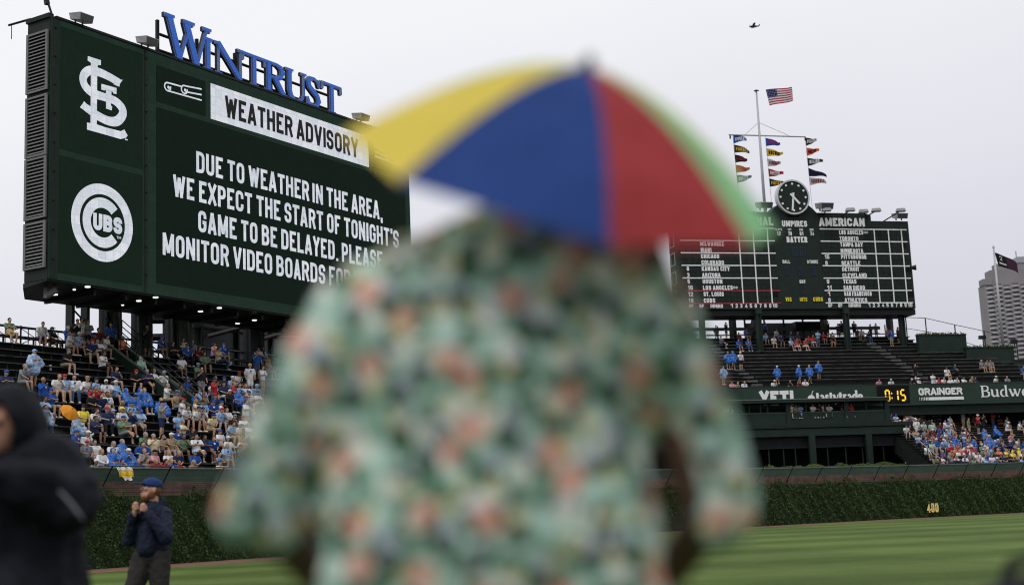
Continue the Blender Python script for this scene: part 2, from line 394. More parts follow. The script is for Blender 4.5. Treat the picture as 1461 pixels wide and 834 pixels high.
# wall line seen from above (left corner ... right)
WL = [at(LF, -30, 0, 0), at(LF, 9.5, 0, 0), V(-7.2, 70.5, 0), V(-1.5, 78.5, 0), V(5.5, 87.0, 0), V(13.0, 94.6, 0), V(20.5, 100.6, 0), V(28.6, 106.3, 0), at(WF, 14.6, 0, 0), at(WF, 45, 0, 0)]
def wnorm(i):   # away from the field
    a = WL[max(i - 1, 0)]; b = WL[min(i + 1, len(WL) - 1)]; d = (b - a).normalized(); return V(-d.y, d.x, 0)
g = MB(); g.face([V(-60, -20, .004), V(90, -20, .004)] + [p + V(0, 0, .004) for p in reversed(WL)])
tag(g.build('grass', M_grass), kind='structure')
tr = MB()
for i in range(len(WL) - 1):
    a, b = WL[i], WL[i + 1]; tr.face([a - wnorm(i) * 4.4 + V(0, 0, .009), b - wnorm(i + 1) * 4.4 + V(0, 0, .009), b + V(0, 0, .009), a + V(0, 0, .009)])
tag(tr.build('warning_track', M_track), kind='structure')

# ---- brick wall under the ivy, with its green parapet and wire basket
def brickmat():
    M = bpy.data.materials.new('old_red_brick'); M.use_nodes = True; n = M.node_tree; p = n.nodes['Principled BSDF']
    p.inputs['Roughness'].default_value = .85
    u = n.nodes.new('ShaderNodeUVMap'); b = n.nodes.new('ShaderNodeTexBrick')
    b.inputs['Scale'].default_value = 1; b.inputs['Brick Width'].default_value = .24; b.inputs['Row Height'].default_value = .085; b.inputs['Mortar Size'].default_value = .008
    b.inputs['Color1'].default_value = (.14, .062, .042, 1); b.inputs['Color2'].default_value = (.085, .042, .032, 1); b.inputs['Mortar'].default_value = (.15, .12, .10, 1)
    n.links.new(u.outputs[0], b.inputs['Vector'])
    z = n.nodes.new('ShaderNodeTexNoise'); z.inputs['Scale'].default_value = 1.5; z.inputs['Detail'].default_value = 6; n.links.new(u.outputs[0], z.inputs['Vector'])
    r = n.nodes.new('ShaderNodeValToRGB'); r.color_ramp.elements[0].position = .3; r.color_ramp.elements[1].position = .75
    r.color_ramp.elements[0].color = (.5, .5, .5, 1); r.color_ramp.elements[1].color = (1.25, 1.25, 1.2, 1); n.links.new(z.outputs[0], r.inputs[0])
    mx = n.nodes.new('ShaderNodeMix'); mx.data_type = 'RGBA'; mx.blend_type = 'MULTIPLY'; mx.inputs[0].default_value = 1
    n.links.new(b.outputs[0], mx.inputs[6]); n.links.new(r.outputs[0], mx.inputs[7]); n.links.new(mx.outputs[2], p.inputs['Base Color'])
    return M
M_brick = brickmat()
wall = thing('outfield_wall', WL[0], 'long brick outfield wall topped by a green parapet and wire basket', 'wall')
def wall_strip(name, z0, z1, off0, off1, mats, uv=False):
    me_v = []; f = []; us = []; s = 0
    l = root_loc(wall)
    for i, p in enumerate(WL):
        if i: s += (p - WL[i - 1]).length
        n_ = wnorm(i)
        me_v += [p + n_ * off0 + V(0, 0, z0) - l, p + n_ * off0 + V(0, 0, z1) - l, p + n_ * off1 + V(0, 0, z1) - l, p + n_ * off1 + V(0, 0, z0) - l]; us.append(s)
    N = len(WL)
    for i in range(N - 1):
        a, b = i * 4, i * 4 + 4
        f += [[a, b, b + 1, a + 1], [a + 1, b + 1, b + 2, a + 2], [a + 2, b + 2, b + 3, a + 3], [a, a + 3, b + 3, b]]
    f += [[0, 1, 2, 3], [4 * N - 1, 4 * N - 2, 4 * N - 3, 4 * N - 4]]
    me = bpy.data.meshes.new(name); me.from_pydata(me_v, [], f); me.materials.append(mats)
    if uv:
        ul = me.uv_layers.new(name='UVMap')
        for pl in me.polygons:
            for li in pl.loop_indices:
                vi = me.loops[li].vertex_index; ul.data[li].uv = (us[vi // 4], me_v[vi].z + l.z)
    return link(name, me, wall)
wall_strip('brick_face', 0, 3.42, 0, .5, M_brick, True)
wall_strip('parapet', 3.42, 3.98, .04, .34, M_green2)
wall_strip('coping', 3.98, 4.03, .0, .40, mat('pale_coping_edge', (.16, .19, .16), .6, 0, .2, 2))
# basket struts and wires
acc = []; s = 0
for i in range(len(WL) - 1):
    acc.append((s, WL[i], WL[i + 1], wnorm(i), wnorm(i + 1))); s += (WL[i + 1] - WL[i]).length
def along(q):
    for s0, a, b, n0, n1 in reversed(acc):
        if q >= s0:
            t = (q - s0) / (b - a).length; return a.lerp(b, t), n0.lerp(n1, t).normalized()
    return WL[0], wnorm(0)
TOT = s
st0 = None; q = 27.0
while q < TOT - 18:
    p, n_ = along(q)
    b = MB().bar(p - n_ * .02 + V(0, 0, 3.0), p - n_ * .78 + V(0, 0, 4.02), .055).build('basket_strut', M_black, wall)
    q += 3.15
wr = MB()
for k in range(7):
    t = k / 6; pts = []
    for j in range(0, int(TOT - 38), 2):
        p, n_ = along(22 + j); pts.append(p - n_ * (.02 + .76 * t) + V(0, 0, 3.0 + 1.02 * t))
    wr.tube(pts, .006 if k < 6 else .02, 3)
tag(wr.build('basket_wire', M_black, wall), kind='stuff')

# ---- ivy: leaves over the whole wall
def leafmat(name, c, sat=1):
    M = bpy.data.materials.new(name); M.use_nodes = True; n = M.node_tree; p = n.nodes['Principled BSDF']
    p.inputs['Roughness'].default_value = .65; p.inputs['Specular IOR Level'].default_value = .2
    g_ = n.nodes.new('ShaderNodeNewGeometry'); r = n.nodes.new('ShaderNodeValToRGB'); n.links.new(g_.outputs['Random Per Island'], r.inputs[0])
    e = r.color_ramp.elements; e[0].color = (c[0] * .65, c[1] * .68, c[2] * .65, 1); e[1].color = (c[0] * 1.45, c[1] * 1.3, c[2] * 1.15, 1)
    k = e.new(.55); k.color = (c[0], c[1], c[2], 1)
    n.links.new(r.outputs[0], p.inputs['Base Color']); return M
M_ivy = leafmat('ivy_leaf', (.034, .064, .018))
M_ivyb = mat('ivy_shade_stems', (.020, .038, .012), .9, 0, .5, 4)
rr = random.Random(3)
iv = []; fi = []
def leaf(c, size, n_, up):
    # five-pointed simple leaf: 2 tris folded
    ax = Euler((rr.uniform(-.9, .9), rr.uniform(-.9, .9), rr.uniform(-1.0, 1.0))).to_matrix()
    d = ax @ n_; t = ax @ up; sd_ = d.cross(t)
    b = len(iv)
    iv.extend([c + t * size * .5, c + sd_ * size * .5 - d * size * .12, c - t * size * .5, c - sd_ * size * .5 - d * size * .12])
    fi.extend([(b, b + 1, b + 2), (b, b + 2, b + 3)])
def ivy_top(q):
    return 2.90 + .14 * math.sin(q * .9) + .10 * math.sin(q * 1.3 + 2) * math.sin(q * .31) + .10 * math.sin(q * 2.7 + 1) + .05 * math.sin(q * 6.1)
q = 26.0
step = .0
while q < TOT - 16:
    hid = 47 < q < 74
    n = (150 if q < 60 else 80) if not hid else 12
    for k in range(n):
        qq = q + rr.random() * .25
        p, n_ = along(qq)
        top = ivy_top(qq); z = rr.random() * (top + .08)
        bulge = .12 + .14 * math.sin(qq * 1.1 + z * 1.6) * math.sin(qq * .37 + 1) + .09 * math.sin(qq * 5.3 + z * 4.0)
        dd = n_ * -1
        leaf(p + dd * (bulge + .05 + rr.random() * .14) + V(0, 0, z), rr.uniform(.06, .125) * (1 if q < 60 else 1.35), dd, V(0, 0, -1))
    q += .25 * (1 if q < 60 else 1)
me = bpy.data.meshes.new('ivy'); me.from_pydata(iv, [], fi); me.materials.append(M_ivy)
io = link('ivy', me); tag(io, kind='stuff')
iv, fi = [], []
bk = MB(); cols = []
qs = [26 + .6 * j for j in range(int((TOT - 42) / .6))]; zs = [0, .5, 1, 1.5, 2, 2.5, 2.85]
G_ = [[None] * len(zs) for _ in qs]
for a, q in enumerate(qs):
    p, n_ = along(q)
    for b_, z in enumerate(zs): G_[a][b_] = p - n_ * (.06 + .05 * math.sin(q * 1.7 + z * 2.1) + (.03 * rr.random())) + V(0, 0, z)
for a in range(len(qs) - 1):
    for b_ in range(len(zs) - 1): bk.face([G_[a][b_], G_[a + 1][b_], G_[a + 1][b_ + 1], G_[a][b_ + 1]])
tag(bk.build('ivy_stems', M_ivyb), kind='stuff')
# yellow distance marker in the ivy
dm = thing('distance_marker', at(WF, 1, -.3, 1), 'yellow 400 distance numerals half sunk in the ivy', 'sign')
u_, z_ = onp(WF, 1331, 723.5, -.42)
sg = Sign(WF, -.42); sg.text('400', u_ - .62, u_ + .58, z_ - .36, .72, .3, .2, .10)
sg.build('numeral', mat('ivy_number_yellow', (.85, .66, .22), .5, 0, .05), dm)
for k in range(14):
    leaf(at(WF, u_ + rr.uniform(-.7, .65), -.45, z_ + rr.choice([-.40, .38, rr.uniform(-.4, .4)]) + rr.uniform(-.08, .08)), .13, V(-WF[2].x, -WF[2].y, 0), V(0, 0, -1))
me = bpy.data.meshes.new('ivy'); me.from_pydata(iv, [], fi); me.materials.append(M_ivy); tag(link('ivy', me), kind='stuff')

# ================================================================== LEFT BLEACHERS
LD, LR_, LZ0, LV0, LN = .65, .42, 3.12, .45, 19     # row depth, rise, first tread, first v, rows
def lrow(i): return LV0 + LD * i, LZ0 + LR_ * i
lb = thing('bleachers', at(LF, 8, 0, 3), 'dark stepped bleachers full of fans under the big video board', 'bleachers', 'stepped bleachers around the outfield')
uA, zA = onp(LF, 195, 481, 12); uB, zB = onp(LF, 180, 499, 12)
RU0, RU1 = uB + .1, uA           # vomitory between these two guard walls
RU0, RU1 = 11.2, 12.35
for i in range(LN):
    v, z = lrow(i)
    segs = [(-26, RU0), (RU1, 44)] if i >= 9 else [(-26, 44)]
    mb = MB(); be = MB()
    for s0, s1 in segs:
        mb.boxf(LF, s0, s1, v, v + LD + (.0 if i < LN - 1 else 4), z - 1.2, z)
        be.boxf(LF, s0 + .05, s1 - .05, v + .34, v + .60, z + .37, z + .415, 0)
        be.boxf(LF, s0 + .05, s1 - .05, v + .325, v + .339, z + .375, z + .418, 1)
        x = s0 + .6
        while x < s1: be.boxf(LF, x, x + .06, v + .42, v + .5, z, z + .37, 0); x += 1.8
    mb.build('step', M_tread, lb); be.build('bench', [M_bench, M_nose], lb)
# guard walls of the vomitory
def sloped(mb, fr, u0, u1, v0, v1, zb0, zb1, zt0, zt1, mi=0):
    g_ = lambda u, v, z: at(fr, u, v, z)
    mb.hexa([g_(u0, v0, zb0), g_(u1, v0, zb0), g_(u1, v1, zb1), g_(u0, v1, zb1), g_(u0, v0, zt0), g_(u1, v0, zt0), g_(u1, v1, zt1), g_(u0, v1, zt1)], mi)
for uu, nm in ((RU0, 'near'), (RU1, 'far')):
    va, za = lrow(9); vb, zb = lrow(18)
    mb = MB(); sloped(mb, LF, uu - .09, uu + .09, va - .2, vb + .6, za - 2.5, zb - 2.5, za + .55, zb + .95)
    mb.build('guard_wall', M_green, lb)
    mb = MB(); sloped(mb, LF, uu - .13, uu + .13, va - .25, vb + .6, za + .55, zb + .95, za + .60, zb + 1.0)
    mb.build('wall_cap', mat('green_wall_cap', (.05, .075, .06), .5, 0, .2, 2), lb)
    mb = MB()
    for k in range(6):
        t = k / 5; vv = va + (vb - va) * t; zz = za + (zb - za) * t + .6 + .4 * t
        mb.bar(at(LF, uu, vv, zz - .1), at(LF, uu, vv, zz + .85), .035)
    for hh in (.5, .85): mb.bar(at(LF, uu, va, za + .6 + hh), at(LF, uu, vb, zb + 1.0 + hh), .04)
    mb.build('handrail', M_black, lb)
# back fence of the top row: rails, pickets
v18, z18 = lrow(18)
fen = thing('picket_fence', at(LF, 5, v18 + .9, z18), 'black metal picket fence along the top row of the left bleachers', 'fence')
mb = MB()
for hh in (.12, .55, 1.02): mb.bar(at(LF, -12, v18 + .9, z18 + hh), at(LF, 34, v18 + .9, z18 + hh), .06 if hh < 1 else .09)
mb.build('rail', M_black, fen)
x = -11.8
while x < 34:
    big = (round((x + 11.8) / .46) % 4 == 0)
    MB().bar(at(LF, x, v18 + .9, z18), at(LF, x, v18 + .9, z18 + (1.1 if big else 1.0)), .07 if big else .035).build('picket', M_black, fen); x += .46
mb = MB()   # x-braced signs on the fence
x = -11.8
while x < 10:
    mb.bar(at(LF, x, v18 + .95, z18 + .15), at(LF, x + 1.8, v18 + .95, z18 + 1.0), .03); mb.bar(at(LF, x + 1.8, v18 + .95, z18 + .15), at(LF, x, v18 + .95, z18 + 1.0), .03); x += 1.84
mb.build('brace', M_black, fen)

# ================================================================== VIDEO BOARD
BV = 8.08; BU0, BU1, BZ0, BZ1 = 4.19, 33.15, 13.24, 26.06
vb = thing('video_board', at(LF, 10, 9, 13.2), 'huge dark green video board showing a weather advisory message', 'video board')
scr_m = bpy.data.materials.new('led_screen_green'); scr_m.use_nodes = True
def screen_mat(name, c1, c2, sc=9.0, st=1.0):
    M = bpy.data.materials.new(name); M.use_nodes = True; n = M.node_tree; p = n.nodes['Principled BSDF']
    p.inputs['Base Color'].default_value = (.005, .007, .006, 1); p.inputs['Roughness'].default_value = .8; p.inputs['Specular IOR Level'].default_value = .08
    t = n.nodes.new('ShaderNodeTexCoord'); z = n.nodes.new('ShaderNodeTexNoise'); z.inputs['Scale'].default_value = sc; z.inputs['Detail'].default_value = 8; z.inputs['Roughness'].default_value = .9
    n.links.new(t.outputs['Object'], z.inputs['Vector'])
    r = n.nodes.new('ShaderNodeValToRGB'); r.color_ramp.elements[0].position = .36; r.color_ramp.elements[1].position = .66
    r.color_ramp.elements[0].color = list(c1) + [1]; r.color_ramp.elements[1].color = list(c2) + [1]
    n.links.new(z.outputs[0], r.inputs[0])
    vr = n.nodes.new('ShaderNodeVectorRotate'); vr.rotation_type = 'Z_AXIS'; vr.inputs['Angle'].default_value = -(PI / 2 - aL); n.links.new(t.outputs['Object'], vr.inputs[0])
    sp = n.nodes.new('ShaderNodeSeparateXYZ'); cx = n.nodes.new('ShaderNodeCombineXYZ'); n.links.new(vr.outputs[0], sp.inputs[0]); n.links.new(sp.outputs[0], cx.inputs[0]); n.links.new(sp.outputs[2], cx.inputs[1])
    bk = n.nodes.new('ShaderNodeTexBrick'); bk.offset = 0; bk.inputs['Scale'].default_value = 1; bk.inputs['Brick Width'].default_value = .48; bk.inputs['Row Height'].default_value = .48; bk.inputs['Mortar Size'].default_value = .012
    bk.inputs['Color1'].default_value = (1, 1, 1, 1); bk.inputs['Color2'].default_value = (.80, .84, .86, 1); bk.inputs['Mortar'].default_value = (.72, .72, .74, 1); n.links.new(cx.outputs[0], bk.inputs['Vector'])
    mm = n.nodes.new('ShaderNodeMix'); mm.data_type = 'RGBA'; mm.blend_type = 'MULTIPLY'; mm.inputs[0].default_value = 1; n.links.new(r.outputs[0], mm.inputs[6]); n.links.new(bk.outputs[0], mm.inputs[7])
    n.links.new(mm.outputs[2], p.inputs['Emission Color']); p.inputs['Emission Strength'].default_value = st
    return M
M_scrg = screen_mat('led_side_screen', (.002, .008, .004), (.007, .018, .010), 12)
M_scrb = screen_mat('led_main_screen', (.0008, .0035, .0018), (.005, .013, .008), 14)
M_scrf = screen_mat('led_green_border', (.004, .012, .008), (.020, .040, .027), 16)
M_ledw = screen_mat('led_white', (.60, .62, .68), (.80, .81, .86), 5.0)
M_ledk = mat('led_unlit', (.008, .008, .009), .5, 0, .1)
MB().boxf(LF, BU0, BU1, BV + .12, BV + 1.75, BZ0, BZ1).build('cabinet', M_dkgreen, vb)
MB().boxf(LF, BU0 + .02, BU1 - .02, BV + .05, BV + .12, BZ0 + .02, BZ1 - .02).build('face_frame', M_scrf, vb)
def panel(u0, u1, z0, z1, m_, name, off=.03):
    return MB().boxf(LF, u0, u1, BV + .05 - off, BV + .0495, z0, z1).build(name, m_, vb)
panel(4.75, 10.0, 19.62, 25.75, M_scrg, 'logo_screen'); panel(4.75, 10.0, 13.6, 19.30, M_scrg, 'logo_screen')
panel(4.19, 4.68, BZ0 + .05, BZ1 - .05, M_dkgreen, 'corner_post', .05)
panel(10.12, 10.32, BZ0 + .05, BZ1 - .05, M_dkgreen, 'divider', .04)
panel(10.96, 32.6, 13.85, 23.15, M_scrb, 'message_screen')
panel(10.96, 14.52, 23.45, 25.42, M_scrb, 'icon_screen'); panel(29.25, 32.6, 23.45, 25.42, M_scrb, 'icon_screen')
panel(14.93, 28.84, 23.42, 25.42, M_ledw, 'title_screen')
for k in range(9):
    z = 14.2 + k * 1.42
    for uu in (4.42, 10.22): MB().tube([at(LF, uu, BV - .02, z), at(LF, uu, BV - .09, z)], .05, 6).build('bolt', M_dkgreen, vb)
T0 = Sign(LF, BV + .02, off0=.012)
for t, x0, x1, z0 in (("DUE TO WEATHER IN THE AREA,", 13.78, 30.05, 20.20), ("WE EXPECT THE START OF TONIGHT'S", 12.10, 31.75, 18.60), ("GAME TO BE DELAYED. PLEASE", 13.9, 29.95, 16.98), ("MONITOR VIDEO BOARDS FOR UPDATES.", 11.36, 32.35, 15.38)):
    s_ = Sign(LF, BV + .02, off0=.012); s_.text(t, x0, x1, z0, 1.17, .4, .172, .10, .2); s_.build_words('message_word', M_ledw, vb)
s_ = Sign(LF, BV + .02, off0=.012); s_.text('WEATHER ADVISORY', 16.0, 27.78, 23.78, 1.22, .4, .19, .09, .18); s_.build_words('title_word', M_ledk, vb)
def gust(x0, mir):
    s_ = Sign(LF, BV + .02, off0=.012)
    fx = (lambda x: x0 + x) if not mir else (lambda x: x0 + 2.9 - x)
    for cx, cz, xe, ze in ((.42, 24.42, 1.42, 24.68), (1.62, 24.56, 2.9, 24.90)):
        s_.stroke([(fx(xe), ze), (fx(cx + .2), cz + .23)] + [(fx(cx + .22 * math.cos(a)), cz + .22 * math.sin(a)) for a in (1.6, 2.1, 2.6, 3.1, 3.6, 4.2, 4.8, 5.4, 6.0, 6.6)], .085)
        s_.disc(fx(cx + .06), cz - .02, .09, 8)
    s_.stroke([(fx(1.72), 24.46), (fx(2.9), 24.58)], .085); s_.stroke([(fx(.45), 24.20), (fx(2.9), 24.27)], .085)
    s_.build('wind_icon', M_ledw, vb)
gust(11.3, False); gust(29.5, True)
# left logo: interlocking letters
s_ = Sign(LF, BV + .02, off0=.012)
def lp(x, y):    # crop measurement (596x834 crop of photo area 100,70..200,210)
    u, z = onp(LF, 100 + x / 5.96, 70 + y / 5.957, BV); return (u, z)
def lpoly(pts): s_.poly([lp(*p) for p in pts][::-1])
def curve(pts, n=5):
    o = []
    for i in range(len(pts) - 1):
        p0 = pts[max(i - 1, 0)]; p1 = pts[i]; p2 = pts[i + 1]; p3 = pts[min(i + 2, len(pts) - 1)]
        for k in range(n):
            t = k / n
            o.append(tuple(.5 * ((2 * p1[j]) + (-p0[j] + p2[j]) * t + (2 * p0[j] - 5 * p1[j] + 4 * p2[j] - p3[j]) * t * t + (-p0[j] + 3 * p1[j] - 3 * p2[j] + p3[j]) * t ** 3) for j in range(2)))
    o.append(pts[-1]); return o
def lst(pts, ws):
    n = 5; c = curve(pts, n); W = []
    for i in range(len(pts) - 1): W += [ws[i] + (ws[i + 1] - ws[i]) * k / n for k in range(n)]
    W.append(ws[-1])
    s_.stroke([lp(*p) for p in c], W)
lpoly([(152, 60), (264, 96), (262, 138), (240, 136), (232, 160), (180, 150), (178, 118), (150, 98)])      # top serif of the upright
lpoly([(178, 130), (232, 140), (228, 650), (174, 640)])                                                  # upright
lpoly([(144, 624), (228, 640), (300, 665), (430, 698), (462, 684), (490, 735), (475, 755), (430, 765), (300, 728), (144, 684)])
lst([(425, 290), (330, 235), (240, 195), (170, 182), (122, 215), (112, 270), (140, 330), (200, 378), (290, 408), (380, 440), (440, 500), (446, 560), (400, 612), (330, 612), (240, 570), (160, 515), (105, 475)], [.42, .42, .45, .46, .46, .46, .46, .46, .42, .44, .5, .5, .5, .46, .46, .42, .38])
lpoly([(408, 318), (448, 262), (420, 262), (380, 275), (370, 300)]); lpoly([(84, 495), (122, 445), (150, 480), (130, 512), (95, 504)])
lpoly([(266, 296), (396, 332), (394, 384), (368, 378), (360, 362), (298, 348), (290, 354), (264, 344)])
lpoly([(304, 350), (352, 362), (346, 480), (358, 490), (354, 522), (304, 506), (306, 480)])
lpoly([(468, 762), (490, 768), (488, 778), (466, 772)])
s_.build('letter_logo', M_ledw, vb)
# right logo: ring with a C and three letters
s_ = Sign(LF, BV + .02, off0=.012)
cu, cz = 7.40, 16.42; R1 = 1.94
def ring(r0, r1, a0, a1, n, mi=0):
    for k in range(n):
        t0 = a0 + (a1 - a0) * k / n; t1 = a0 + (a1 - a0) * (k + 1) / n
        s_.quads([[V2(cu + r0 * math.cos(t0), cz + r0 * math.sin(t0)), V2(cu + r1 * math.cos(t0), cz + r1 * math.sin(t0)), V2(cu + r1 * math.cos(t1), cz + r1 * math.sin(t1)), V2(cu + r0 * math.cos(t1), cz + r0 * math.sin(t1))]], mi)
ring(1.42, 1.94, 0, 2 * PI, 56); s_.off += .002
ring(.74, 1.25, math.radians(42), math.radians(318), 44); s_.off += .002
s_.text('UBS', cu - .60, cu + 1.24, cz - .42, .84, .42, .27, .07); s_.off += .002
s_.text('TM', cu + .88, cu + 1.16, cz - .66, .13, .4, .2, .1)
s_.build('ring_logo', M_ledw, vb)
# louvred left side
SL = (at(LF, BU0, 0, 0), LF[2], -LF[1])     # u = depth, v = outward
for k, (z0, z1) in enumerate(((22.55, 25.35), (19.35, 22.15), (16.3, 19.1), (13.9, 15.95))):
    MB().boxf((at(LF, BU0, 0, 0), LF[2], -LF[1]), BV + .22, BV + 1.62, .001, .05, z0, z1).build('louvre_backing', M_void, vb)
    fr_ = MB()
    for a in ((BV + .16, BV + .30, z0 - .1, z1 + .1), (BV + 1.55, BV + 1.70, z0 - .1, z1 + .1)): fr_.boxf(SL, a[0], a[1], .05, .14, a[2], a[3])
    for a in ((BV + .30, BV + 1.55, z0 - .1, z0), (BV + .30, BV + 1.55, z1, z1 + .1)): fr_.boxf(SL, a[0], a[1], .05, .13, a[2], a[3])
    fr_.build('louvre_frame', M_ltgrey, vb)
    sl = None; n = int((z1 - z0) / .17)
    for j in range(n):
        z = z0 + .04 + j * (z1 - z0 - .04) / n
        f_ = SL; g_ = lambda x, y, zz: f_[0] + f_[1] * x + f_[2] * y + V(0, 0, zz)
        MB().hexa([g_(BV + .30, .055, z + .07), g_(BV + 1.55, .055, z + .07), g_(BV + 1.55, .12, z), g_(BV + .30, .12, z), g_(BV + .30, .055, z + .10), g_(BV + 1.55, .055, z + .10), g_(BV + 1.55, .12, z + .03), g_(BV + .30, .12, z + .03)]).build('louvre_slat', M_ltgrey, vb)
MB().boxf(SL, BV + .12, BV + 1.8, -.2, .10, BZ1 + .001, BZ1 + .22).build('roof_cap', M_dkgreen, vb)
MB().boxf(LF, BU0 + .25, BU1, BV - .02, BV + 1.8, BZ1 + .002, BZ1 + .12).build('roof_edge', M_black, vb)
# underside and its downlights
so_ = MB(); pp = [(BU0, BV + .13), (BU1, BV + .13), (BU1, 12.3), (6.2, 12.3), (BU0, 9.9)]
z0, z1 = 12.98, 13.22
lo = [at(LF, a, b, z0 if b > 8.5 else z1 - .05) for a, b in pp]; hi = [at(LF, a, b, z1) for a, b in pp]
so_.face(lo[::-1]); so_.face(hi)
for i in range(5): j = (i + 1) % 5; so_.face([lo[i], lo[j], hi[j], hi[i]])
so_.build('soffit', M_black, vb)
for k in range(13):
    u = 7.3 + k * 2.0; MB().boxf(LF, u, u + .14, BV + .5, 12.2, 12.86, 13.1).build('soffit_beam', M_black, vb)
M_lamp = mat('lit_downlight', (.9, .9, .9), .5, 0, 0, emit=(1, .98, .93, 1.3))
for (x, y) in ((78.5, 420), (106, 413), (125, 409), (175, 435), (198, 429), (222, 424), (286, 444), (313, 439), (339, 461), (363, 456.5)):
    P = hit(x, y, V(0, 0, 12.86), V(0, 0, 1)); c = P
    big = 0.55 if (x, y) in ((106, 413), (175, 435)) else 1
    o = thing('downlight', c, 'small lit downlight under the video board at %s' % {78: 'its far left end', 106: 'its left end beside the camera mount', 125: 'its left edge near the corner', 175: 'the grey column head', 198: 'the second bay', 222: 'the front of the second bay', 286: 'the middle bay', 313: 'the front of the middle bay', 339: 'the rear of the right bay', 363: 'the rightmost visible bay'}[int(x)], 'light', 'downlights under the video board')
    MB().tube([c + V(0, 0, .14), c + V(0, 0, .02)], .13 * big, 12).build('housing', M_black, o)
    MB().tube([c + V(0, 0, .019), c - V(0, 0, .03)], [.14 * big, .12 * big], 14).build('lens', M_lamp, o)
# roof details: camera arm, antenna, floodlights
P = at(LF, BU0 + .1, BV + 1.7, BZ1 + .3)
o = thing('roof_boom', P, 'thin horizontal boom with a drop cable on the board roof corner', 'boom')
MB().bar(P, P - LF[1] * .1 + LF[2] * 1.5 + V(0, 0, .0), .09).build('arm', M_black, o)
MB().bar(P + LF[2] * 1.4, P + LF[2] * 1.4 - V(0, 0, .7), .03).build('drop_cable', M_black, o)
P = at(LF, BU0 + .5, BV + .5, BZ1 + .1)
o = thing('security_camera', P, 'small dark camera on a leaning post at the board roof corner', 'camera')
MB().bar(P, P + V(-.35, 0, 1.1), .08).build('post', M_black, o); MB().bar(P + V(-.32, 0, .8), P + V(-.42, 0, 1.35), .2).build('camera_head', M_black, o)
M_lens = mat('lamp_glass_dark', (.05, .055, .06), .2, 0, .2, 4, spec=.6)
def flood(fr, u, v, z, s, lab, yaw=0, parts=True):
    P = at(fr, u, v, z); o = thing('floodlight', P, lab, 'floodlight', 'floodlights along the board roofs')
    n = -fr[2]; a = fr[1]; g_ = lambda x, y, zz: P + a * (x * s) + n * (y * s) + V(0, 0, zz * s)
    MB().hexa([g_(-.6, -.2, .1), g_(.6, -.2, .1), g_(.55, .75, -.12), g_(-.55, .75, -.12), g_(-.6, -.35, .62), g_(.6, -.35, .62), g_(.62, .85, .42), g_(-.62, .85, .42)]).build('housing', M_grey, o, bevel=.03 * s)
    MB().hexa([g_(-.5, .765, -.08), g_(.5, .765, -.08), g_(.5, .78, -.08), g_(-.5, .78, -.08), g_(-.53, .86, .36), g_(.53, .86, .36), g_(.53, .88, .36), g_(-.53, .88, .36)]).build('lens', M_lens, o)
    MB().bar(g_(-.3, 0, .1), g_(-.3, 0, -.15), .1 * s).bar(g_(.3, 0, .1), g_(.3, 0, -.15), .1 * s).build('bracket', M_grey, o)
    return o
flood(LF, 5.9, BV + .1, BZ1 + .22, .72, 'grey floodlight at the left end of the video board roof')
flood(LF, 10.2, BV + .1, BZ1 + .22, .72, 'grey floodlight on the board roof left of the blue letters')
flood(LF, 28.0, BV + .1, BZ1 + .22, .72, 'grey floodlight on the board roof right of the blue letters')
# ---- roof sign
sg = thing('roof_sign', at(LF, 12, BV + .3, BZ1), 'tall blue serif letters standing on the video board roof', 'sign')
fr_ = MB(); FB = BV + .75
for uu in (11.7, 14.6, 17.6, 20.6, 23.5, 26.2): fr_.bar(at(LF, uu, FB, BZ1), at(LF, uu, FB, BZ1 + (1.95 if uu > 12 else 2.2)), .16)
for zz in (.55, 1.45): fr_.bar(at(LF, 11.7, FB, BZ1 + zz), at(LF, 26.3, FB, BZ1 + zz), .13)
fr_.build('support_frame', M_dkgreen, sg)
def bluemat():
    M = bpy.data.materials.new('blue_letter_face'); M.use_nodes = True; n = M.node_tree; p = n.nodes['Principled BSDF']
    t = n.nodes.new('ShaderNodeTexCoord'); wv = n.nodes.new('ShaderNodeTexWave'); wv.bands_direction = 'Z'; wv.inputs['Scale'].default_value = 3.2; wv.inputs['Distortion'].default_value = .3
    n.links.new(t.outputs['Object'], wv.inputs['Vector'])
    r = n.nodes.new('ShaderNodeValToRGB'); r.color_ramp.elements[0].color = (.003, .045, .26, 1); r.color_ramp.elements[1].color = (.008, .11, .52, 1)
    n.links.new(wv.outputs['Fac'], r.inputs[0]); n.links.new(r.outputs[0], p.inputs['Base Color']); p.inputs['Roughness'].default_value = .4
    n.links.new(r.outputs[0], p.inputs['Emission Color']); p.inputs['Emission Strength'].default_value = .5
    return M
M_blue = bluemat(); M_ret = mat('navy_letter_return', (.02, .025, .05), .45, .3, .1); M_edge = mat('pale_letter_trim', (.30, .33, .40), .4, .3, .1)
def serif(pts, w_, s_): s_.poly(pts)
